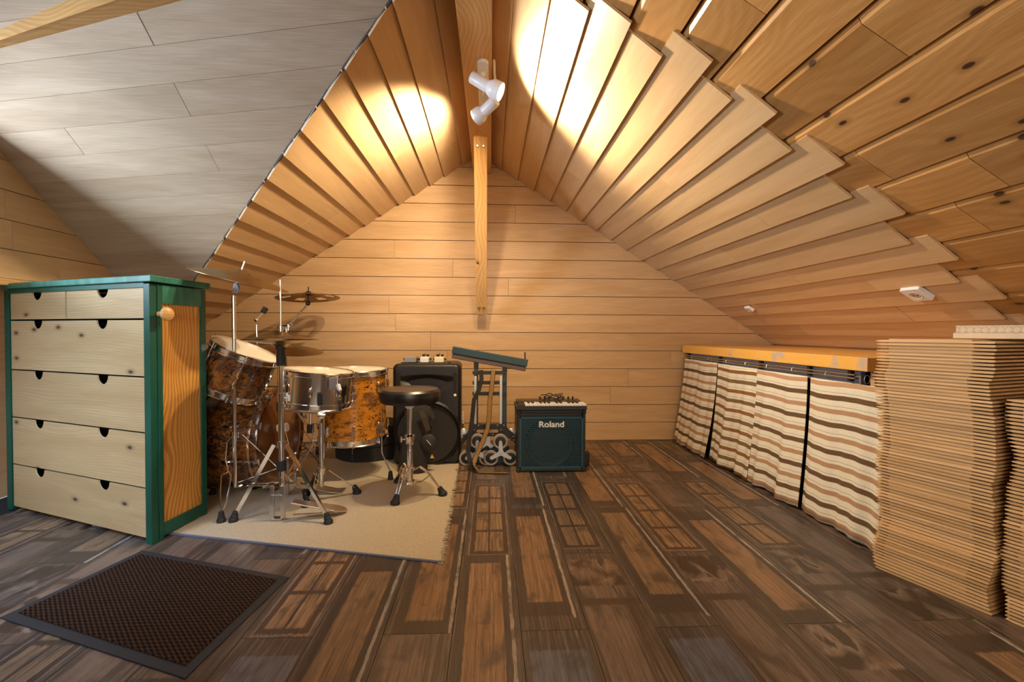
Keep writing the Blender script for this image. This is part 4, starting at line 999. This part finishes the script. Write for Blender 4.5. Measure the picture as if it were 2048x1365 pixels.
stomp(841,858,713,724,'effects_pedal','small white effects pedal with two black knobs on the loudspeaker',M['whiteplastic'],2,1)
stomp(869,888,713,724,'effects_pedal','cream effects pedal nearest the right side of the loudspeaker top',M['cream'],2,1)
# gig bag leaning on the speaker
gb=thing('gig_bag','soft black instrument bag with straps leaning on the loudspeaker','bag',(-0.409,2.733,0.000))
def soft(prof,Y0,label,mat,parent,name,amp=.006,depth=.05):
    """prof: list of (pxl, pxr, py) rows, top to bottom; a padded rounded body"""
    vs=[];fs=[];n=20; rows=[]
    for (xl,xr,z,yy,dp) in prof:
        ring=[]
        for k in range(n):
            a=2*PI*k/n; ca,sa=math.cos(a),math.sin(a)
            ex=abs(ca)**.75*(1 if ca>0 else -1); ey=abs(sa)**.8*(1 if sa>0 else -1)
            vs.append(((xl+xr)/2+(xr-xl)/2*ex+random.uniform(-1,1)*amp*.3, yy+dp*ey+random.uniform(-1,1)*amp*.3, z))
    m=len(prof)
    for i in range(m-1):
        for k in range(n): fs.append((i*n+k,i*n+(k+1)%n,(i+1)*n+(k+1)%n,(i+1)*n+k))
    fs+=[tuple(range(n)),tuple((m-1)*n+k for k in range(n))]
    return MB().add(vs,fs).build(name,mat,parent,smooth=True)
random.seed(8)
gp=[]
for (pl,pr_,py,dp) in ((828,850,814,.015),(818,862,818,.035),(812,868,828,.045),(810,868,850,.05),(808,862,875,.055),(805,860,900,.058),(803,858,925,.06),(802,858,945,.058),(806,852,951,.045)):
    gp.append((pl,pr_,py,dp))
def wx(px_,Y): return .0+((px_-981)/910)*Y
rows_=[(wx(pl,2.70),wx(pr_,2.70),max(.012,.82-(py-667)/910*2.68),2.71-.05*(py-814)/137,dp) for pl,pr_,py,dp in gp]
soft(rows_,2.7,'',M['blackmat'],gb,'body')
def ribbon(pts,w_,th,name,mat,parent,up=(0,-1,0)):
    pts=[V(p) for p in pts]; vs=[];fs=[];uu=[];L=0
    for i,p in enumerate(pts):
        t=(pts[min(i+1,len(pts)-1)]-pts[max(i-1,0)]).normalized(); s=t.cross(V(up)).normalized(); nn=s.cross(t)
        vs+=[p-s*w_/2+nn*th/2,p+s*w_/2+nn*th/2,p+s*w_/2-nn*th/2,p-s*w_/2-nn*th/2]
    for i in range(len(pts)-1):
        l=(pts[i+1]-pts[i]).length
        for k in range(4):
            a=i*4+k;b=i*4+(k+1)%4; fs.append((a,b,b+4,a+4)); v0,v1=(0,w_) if k%2==0 else (0,.002)
            uu.append([(L,v0),(L,v1),(L+l,v1),(L+l,v0)])
        L+=l
    n=len(vs); fs+=[(3,2,1,0),(n-4,n-3,n-2,n-1)]; uu+=[[(0,0)]*4]*2
    return MB().add(vs,fs,uu).build(name,mat,parent,smooth=False)
ribbon([(-0.397,2.630,0.366),(-0.378,2.620,0.331),(-0.364,2.620,0.288),(-0.353,2.620,0.253)],.028,.003,'strap',plain('dark_brown_webbing',(.045,.033,.020),.8),gb)
ribbon([(-0.338,2.660,0.355),(-0.329,2.640,0.318),(-0.341,2.640,0.278)],.020,.003,'strap',M['blackmat'],gb)
MB().ball((-0.354,2.630,0.181),.047,18,12,(1,.35,1.12)).build('round_pouch',plain('black_pouch',(.022,.018,.016),.7,bump=.3),gb,smooth=True)
MB().bar((-0.363,2.610,0.203),(-0.337,2.610,0.172),.004,.002).build('white_mark',M['whiteplastic'],gb)
# round black case lying under the floor tom, black case beside the speaker
rc2=thing('round_case','low round black case lying on the floor behind the floor tom','case',(-.80,3.06,.0))
MB().lathe([(.001,.002),(.20,.002),(.213,.010),(.216,.10),(.216,.20),(.205,.215),(.001,.222)],(-.80,3.06,0),(0,0,1),40).build('body',M['blackmat'],rc2,smooth=True)
MB().lathe([(.2165,.098),(.220,.100),(.220,.108),(.2165,.110)],(-.80,3.06,0),(0,0,1),40,closed=True).build('zip',M['black'],rc2,smooth=True)
bx=thing('black_case','narrow black case standing between the floor tom and the loudspeaker','case',(-.545,3.20,0))
MB().box((-.545,3.20,.235),(.13,.16,.46)).build('body',M['blackmat'],bx,bevel=.02)
MB().tube([(-.585,3.20,.463),(-.585,3.20,.485),(-.505,3.20,.485),(-.505,3.20,.463)],.006,6).build('handle',M['rubber'],bx,smooth=True)
ad=thing('power_supply','small round black cable winder on the rug edge by the loudspeaker','cable winder',(-0.685,2.993,0.000))
MB().tube([V((-0.677,2.958,0.000))+V((.045*math.cos(a),.045*math.sin(a),.018+.002*k)) for k,a in enumerate([q*.5 for q in range(30)])],.0045,6).build('coil',M['rubber'],ad,smooth=True)
MB().cyl(V((-0.677,2.958,0.000))+V((0,0,.001)),V((-0.677,2.958,0.000))+V((0,0,.055)),.026,14).build('core',M['rubber'],ad,smooth=True)
# ================================================================ STAIR-CLIMBING HAND TRUCK
YD=2.80
ht=thing('hand_truck','folded dark teal stair-climbing hand truck with six grey wheels between loudspeaker and amplifier','hand truck',(.0,YD,0))
def DW(px_,py,Y=YD):
    k=Y; return V(((px_-981)/910*k*1.0+.0, Y, .82-(py-667)/910*Y))
for px_ in (953,1010):
    MB().bar(DW(px_,925,YD+.06),DW(px_,722 if px_==953 else 742,YD+.06),.026,.018,up=(0,1,0)).build('frame_upright',M['teal'],ht,bevel=.003)
for a,b in ((948,955),(999,1006)):
    MB().bar(DW((a+b)/2,860,YD+.035),DW((a+b)/2,755,YD+.035),.018,.014,up=(0,1,0)).build('inner_tube',M['alu'],ht,bevel=.003)
for py in (748,768,790): MB().bar(DW(946,py,YD+.05),DW(1013,py,YD+.05),.020,.022,up=(0,0,1)).build('cross_bar',M['black'],ht,bevel=.002)
# lower cover plate with slot
cp=[DW(*q,YD+.02) for q in ((945,851),(1010,851),(1018,862),(1030,872),(1031,890),(1022,880),(1008,875),(965,876),(945,876),(932,884),(926,892),(926,874),(935,870))]
O_=V((0,YD+.02,0)); MB().prism([(p.x,p.z) for p in cp],O_,(1,0,0),(0,0,1),(0,-1,0),-.012,.012).build('cover_plate',M['black'],ht,bevel=.002)
MB().prism([(p.x,p.z) for p in [DW(*q,YD) for q in ((956,863),(996,863),(998,866),(996,869),(956,869),(954,866))]],(0,YD+.007,0),(1,0,0),(0,0,1),(0,-1,0),0,.002).build('slot',M['hoopwood'],ht)
for q in ((949,863),(1003,863),(987,872),(926,877),(1028,877),(958,854),(996,854),(1009,854),(1029,884)): MB().ball(DW(*q,YD+.004),.0038).build('rivet',M['alu'],ht,smooth=True)
for s,xs in ((-1,928),(1,1024)): MB().ball(DW(xs,872,YD+.05),.03,14,10,(1,.3,1.3)).build('rear_guard',M['alu'],ht,smooth=True)
MB().bar(DW(927,928,YD+.05),DW(1032,928,YD+.05),.012,.05).build('axle_plate',M['teal'],ht,bevel=.002)
MB().prism([(p.x,p.z) for p in [DW(*q,YD) for q in ((938,900),(1020,900),(1020,926),(938,926))]],(0,YD+.05,0),(1,0,0),(0,0,1),(0,-1,0),-.005,.005).build('toe_plate',M['teal'],ht,bevel=.002)
MB().prism([(p.x,p.z) for p in [DW(*q,YD) for q in ((973,876),(980,876),(982,893),(989,898),(982,903),(975,896),(966,903),(962,899),(971,893))]],(0,YD+.03,0),(1,0,0),(0,0,1),(0,-1,0),-.003,.003).build('spring_bracket',M['alu'],ht)
for (c,ws,yy) in (((957,908),((956,885),(934,920),(974,921)),YD-.005),((1003,908),((1002,886),(983,919),(1022,919)),YD-.025)):
    for wq in ws:
        p=DW(*wq,yy); p.z=max(p.z,.0455)
        tw=MB().lathe([(.033,-.014),(.044,-.014),(.0455,-.008),(.0455,.008),(.044,.014),(.033,.014)],p,(0,-1,0),32,closed=True).build('wheel',M['wheelgrey'],ht,smooth=True)
        MB().lathe([(.001,-.008),(.033,-.008),(.033,.008),(.010,.010),(.001,.010)],p,(0,-1,0),24).build('hub',M['black'],tw,smooth=True)
    cc_=DW(*c,yy); poly=[]
    for k in range(3):
        q=DW(*ws[k],yy); q.z=max(q.z,.0455); d=(q-cc_); L=d.length; d.normalize(); an=math.atan2(d.z,d.x)
        for da,r_ in ((-.9,.018),(-.16,L),(-.06,L+.007),(.06,L+.007),(.16,L),(.9,.018)): poly.append((an+da,r_))
    poly.sort(key=lambda t:t[0]); pl=[(cc_.x+r_*math.cos(a),cc_.z+r_*math.sin(a)) for a,r_ in poly]
    MB().prism(pl,(0,yy-.016,0),(1,0,0),(0,0,1),(0,-1,0),0,.004).build('star_bracket',M['alu'],ht,bevel=.001)
    for q in ws+(c,): 
        p=DW(*q,yy); p.z=max(p.z,.0455) if q!=c else p.z
        MB().lathe([(.0055,0),(.0055,.003),(.003,.005)],p+V((0,-.020,0)),(0,-1,0),10).build('axle_bolt',M['chrome'],ht,smooth=True)
# tilted tray on top of the uprights
tr=thing('laptop_tray','long dark teal tray resting tilted across the top of the hand truck','tray',DW(980,715,YD+.06))
a=V((-0.234,2.830,0.710)); b=V((0.232,2.830,0.627)); d=(b-a); L=d.length; d.normalize(); up=V((0,1,0)).cross(d)*-1
if up.z<0: up=-up
MB().prism([(0,-.022),(L,-.022),(L,.022),(0,.022)],a,d,up,(0,-1,0),-.02,.012).build('front_lip',M['teal'],tr,bevel=.003)
MB().prism([(.004,-.052),(L-.004,-.052),(L-.004,-.024),(.004,-.024)],a,d,up,(0,-1,0),-.03,.006).build('case_side',plain('shaded_side',(.10,.07,.065),.6),tr,bevel=.004)  # brown-grey colour carries the shade on the tray's thickness
MB().bar(V((0.217,2.830,0.643)),V((0.216,2.830,0.696)),.009,.009).build('end_peg',M['black'],tr)
for px_ in (953,1010):
    c=DW(px_,733 if px_==953 else 742,YD+.06); MB().box(c,(.03,.03,.03)).build('clamp',M['black'],tr)
def strapm():
    s=N('black_yellow_webbing'); u=s.n('ShaderNodeSeparateXYZ',i0=s.uv()); x=u.outputs[0]; y=u.outputs[1]
    t=s.math('FRACT',s.math('MULTIPLY_ADD',x,110.0,s.math('MULTIPLY',y,60.0)))
    edge=s.math('MULTIPLY',s.math('GREATER_THAN',y,.0035),s.math('LESS_THAN',y,.0255))
    return s.end(s.mix(s.math('MULTIPLY',s.math('GREATER_THAN',t,.62),edge),(.02,.015,.012),(.62,.33,.05)),.75)
M['strap']=strapm()
ys=thing('yellow_black_strap','woven yellow and black strap hanging down the hand truck to the floor','strap',(0.014,2.770,0.585))
ribbon([(0.020,2.800,0.586),(0.011,2.780,0.498),(-0.001,2.770,0.408),(-0.006,2.750,0.305),(-0.015,2.740,0.237),(-0.045,2.710,0.163),(-0.079,2.680,0.096),(-0.093,2.650,0.057)],.029,.003,'webbing',M['strap'],ys)
ribbon([(-0.093,2.650,0.057),(-0.087,2.640,0.037),(-.06,2.63,.006),(.04,2.62,.005),(.11,2.62,.004)],.022,.003,'loose_end',M['strap'],ys,up=(0,0,1))
bs2=thing('black_strap','plain black strap hanging down the left side of the hand truck','strap',(-0.056,2.780,0.584))
ribbon([(-0.057,2.800,0.586),(-0.053,2.790,0.534),(-0.068,2.780,0.468),(-0.098,2.770,0.408),(-0.109,2.760,0.288),(-0.126,2.740,0.171),(-0.131,2.720,0.101),(-0.117,2.680,0.052),(-.09,2.66,.008)],.026,.004,'webbing',M['blackmat'],bs2)
# ================================================================ AMPLIFIER AND KEYBOARD
YA=2.64
ax0,ax1=V((0.158,2.640,0.134)).x,V((0.561,2.640,0.131)).x; azt=V((0.350,2.640,0.365)).z; axc=(ax0+ax1)/2; aw=ax1-ax0
am=thing('amplifier','square black keyboard amplifier with teal grille standing in front of the gable wall','amplifier',(axc,YA+.14,0))
T_=.018
for n_,c,s in (('side_panel',(ax0+T_/2,YA+.14,azt/2+.004),(T_,.28,azt-.008)),('side_panel',(ax1-T_/2,YA+.14,azt/2+.004),(T_,.28,azt-.008)),('top_panel',(axc,YA+.14,azt-T_/2),(aw-2*T_,.28,T_)),('bottom_panel',(axc,YA+.14,.014),(aw-2*T_,.28,.020)),('rear_panel',(axc,YA+.27,azt/2),(aw-2*T_,.02,azt-.04)),('baffle',(axc,YA+.030,azt/2),(aw-2*T_,.012,azt-.04))):
    MB().box(c,s).build(n_,M['black'],am,bevel=.004 if n_!='baffle' else 0)
cx,cz=axc-.01,.165
MB().lathe([(.145,0),(.138,.010),(.128,.010),(.11,-.004),(.05,-.020),(.045,-.012),(.001,-.004)],(cx,YA+.022,cz),(0,-1,0),40).build('speaker_cone',plain('brown_speaker_cone',(.045,.028,.022),.5),am,smooth=True)
gx0,gx1,gz0,gz1=ax0+.022,ax1-.022,.030,azt-.048
g=MB(); 
for k in range(27): x=gx0+(gx1-gx0)*k/26; g.box((x,YA+.004,(gz0+gz1)/2),(.0030,.004,gz1-gz0))
for k in range(25): z=gz0+(gz1-gz0)*k/24; g.box(((gx0+gx1)/2,YA+.004,z),(gx1-gx0,.004,.0030))
for x,z,sx,sz in ((gx0-.002,(gz0+gz1)/2,.010,gz1-gz0),(gx1+.002,(gz0+gz1)/2,.010,gz1-gz0),((gx0+gx1)/2,gz1+.004,gx1-gx0,.012),((gx0+gx1)/2,gz0-.002,gx1-gx0,.014)): g.box((x,YA+.003,z),(sx,.006,sz))
gr=g.build('grille',M['tealgrill'],am)
for x in (ax0+.008,ax1-.008):
    for z in (.012,azt-.012): MB().box((x,YA+.010,z),(.024,.028,.024)).build('corner_guard',M['black'],am,bevel=.006)
def text(s,size,loc,mat,parent,name,sx=1,ext=.0012):
    c=D2.curves.new(name,'FONT'); c.body=s; c.size=size; c.extrude=ext; c.align_x='CENTER'; c.align_y='CENTER'; c.offset=.0009
    o=D2.objects.new(name+'_curve',c); COL.objects.link(o); bpy.context.view_layer.update()
    me=D2.meshes.new_from_object(o.evaluated_get(bpy.context.evaluated_depsgraph_get())); D2.objects.remove(o)
    me.materials.clear(); me.materials.append(mat); o=D2.objects.new(name,me); COL.objects.link(o); o.parent=parent
    o.location=V(loc)-V(parent['_w']); o.rotation_euler=(PI/2,0,0); o.scale=(sx,1,1); o['_w']=tuple(loc); return o
zl=V((0.359,2.640,0.280)).z
MB().box((V((0.359,2.640,0.280)).x,YA-.001,zl),(.158,.003,.034)).build('badge_plate',M['teal'],am)
text('Roland',.048,(V((0.359,2.640,0.280)).x,YA-.0035,zl+.001),M['whiteplastic'],am,'logo_lettering',1.12)
fp=thing('foot_switch','small black foot switch on the floor at the right side of the amplifier','foot switch',(ax1+.03,YA+.12,0))
MB().box((ax1+.026,YA+.14,.045),(.040,.09,.085)).build('case',M['black'],fp,bevel=.008)
MB().cyl((ax1+.026,YA+.14,.087),(ax1+.026,YA+.14,.095),.012,12).build('button',M['steel'],fp,smooth=True)
# small keyboard
kx0,kx1=V((0.148,2.640,0.398)).x,V((0.565,2.640,0.396)).x; kz=azt+.002
kb_=thing('mini_keyboard','small black two-octave keyboard lying on top of the amplifier','keyboard',((kx0+kx1)/2,YA+.05,kz))
MB().box(((kx0+kx1)/2,YA+.075,kz+.013),(kx1-kx0,.185,.026)).build('case',M['black'],kb_,bevel=.003)
MB().box(((kx0+kx1)/2-.005,YA+.122,kz+.034),(kx1-kx0-.03,.085,.018)).build('control_panel',plain('brown_black_panel',(.06,.032,.016),.4),kb_,bevel=.003)
px0,px1=V((0.203,2.640,0.398)).x,kx1-.003; kw=(px1-px0)/15
for k in range(15):
    MB().box((px0+kw*(k+.5),YA+.030,kz+.030),(kw-.0012,.098,.010)).build('white_key',M['keywhite'],kb_,bevel=.0012)
for k in range(15):
    if k%7 in (0,1,3,4,5) and k<14: MB().box((px0+kw*(k+1),YA+.050,kz+.039),(kw*.55,.058,.010)).build('black_key',M['black'],kb_,bevel=.001)
MB().box((px0-.022,YA+.03,kz+.029),(.036,.09,.006)).build('left_block',M['black'],kb_)
for px_ in (1080,1090,1099,1117,1127,1137,1146): x=V(at(px_,800,YA+.12)).x; MB().cyl((x,YA+.13,kz+.043),(x,YA+.13,kz+.060),.0055,10).build('knob',M['black'],kb_,smooth=True)
cb_=thing('cable','loose loops of thin black cable heaped on the small keyboard','cable',(V((0.379,2.640,0.426)).x,YA+.10,kz+.045))
random.seed(12); pts=[]
for k in range(64):
    a=k*.42; pts.append(V((V((0.379,2.640,0.426)).x+(.048+.016*math.sin(k*.9))*math.cos(a)+.012*math.sin(k*.21),YA+.10+.026*math.sin(a),kz+.047+.016*(1+math.sin(a*.5+k*.11))+.006*math.sin(k*1.3))))
MB().tube(pts,.0018,6).build('cord',M['rubber'],cb_,smooth=True)
# ================================================================ SOCKETS
so1=thing('wall_socket','white wall socket on the gable wall beside the loudspeaker','socket',(V((-0.206,3.400,0.180)).x,3.40,.2))
MB().box((V((-0.206,3.400,0.180)).x,3.402,V((-0.206,3.400,0.180)).z),(.022,.012,.092)).build('plate',M['cream'],so1,bevel=.003)
MB().box((V((-0.206,3.400,0.180)).x,3.394,V((-0.206,3.400,0.180)).z),(.014,.006,.04)).build('insert',M['whiteplastic'],so1,bevel=.002)
for (p,s,lab) in ((V((1.770,1.800,1.008)),1.0,'white recessed socket in the right slope above the plywood stacks'),(V((1.772,3.02,1.008)),.62,'white socket in the right slope above the counter end')):
    q=p+nr*.030; t=thing('ceiling_socket',lab,'socket',tuple(q),'sockets in the right slope')
    W_=.085*s; H_=.085*s
    b_=MB().prism(rrect(-W_/2,W_/2,-H_/2,H_/2,.008),q,EY,er,nr,-.016,.004).build('plate',M['whiteplastic'],t,bevel=.002)
    MB().lathe([(.024*s,.0045),(.026*s,.006),(.024*s,.0065),(.020*s,.0045)],q,nr,24,closed=True).build('socket_ring',M['cream'],t,smooth=True)
    MB().lathe([(.001,.0042),(.019*s,.0042),(.019*s,.0048),(.001,.0048)],q,nr,24).build('socket_well',M['alu'],t,smooth=True)
    for e in (-.008,.008): MB().cyl(q+EY*e*s+nr*.0045,q+EY*e*s+nr*.0058,.003*s,8).build('contact_hole',M['dark'],t)
# ================================================================ SPOT LAMP ON THE RIDGE BEAM
LZ=2.0
lp=thing('spot_lamp','white twin spot lamp screwed under the ridge beam','spot lamp',(-.04,2.2,LZ))
def LW(px_,py,z):  # point under the beam at height z
    d=.82+0; k=(z-.82)/((667-py)/910.0); return V(((px_-981)/910*k+0.0,k,z))
MB().prism(rrect(-.062,-.012,1.985,2.47,.024),(0,0,LZ),(1,0,0),(0,1,0),(0,0,-1),.0,.016).build('base_bar',M['whiteplastic'],lp,bevel=.003)
MB().box((-.037,2.11,LZ-.026),(.022,.11,.022)).build('switch_cover',M['cream'],lp,bevel=.004)
def head(a,b,c,r,r2,nm):
    a,b,c=V(a),V(b),V(c)
    h=MB().lathe([(.001,0),(r*.9,.0),(r,.004),(r,(b-a).length)],a,(b-a),28).build('lamp_head',M['whiteplastic'],lp,smooth=True)
    L=(c-b).length
    h2=MB().lathe([(r,0),(r*1.05,.002),(r2*.97,L*.35),(r2,L*.5),(r2,L),(r2-.003,L),(r2-.003,L*.6),(r,.004)],b,(c-b),32).build('lamp_cup',M['whiteplastic'],lp,smooth=True)
    MB().lathe([(.001,L*.62),(r2-.004,L*.62),(r2-.004,L*.66),(.001,L*.74)],b,(c-b),24).build('bulb',M['emit'],h2,smooth=True)
head(LW(942,163,1.93),LW(975,182,1.885),LW(1000,192,1.858),.026,.040,'a')
head(LW(990,208,1.88),LW(967,231,1.855),LW(951,243,1.840),.026,.038,'b')
MB().cyl((-.037,2.26,LZ-.014),LW(968,186,1.895),.006,8).build('swivel_stem',M['whiteplastic'],lp,smooth=True)
MB().cyl((-.037,2.40,LZ-.014),LW(976,222,1.870),.006,8).build('swivel_stem',M['whiteplastic'],lp,smooth=True)
cbl=MB().tube([(.012,2.02,2.012),(.014,2.08,1.995),(.020,2.14,1.975),(.018,2.20,1.960),(.002,2.215,1.965),(-.02,2.22,1.985)],.006,8).build('supply_cable',M['cream'],lp,smooth=True)
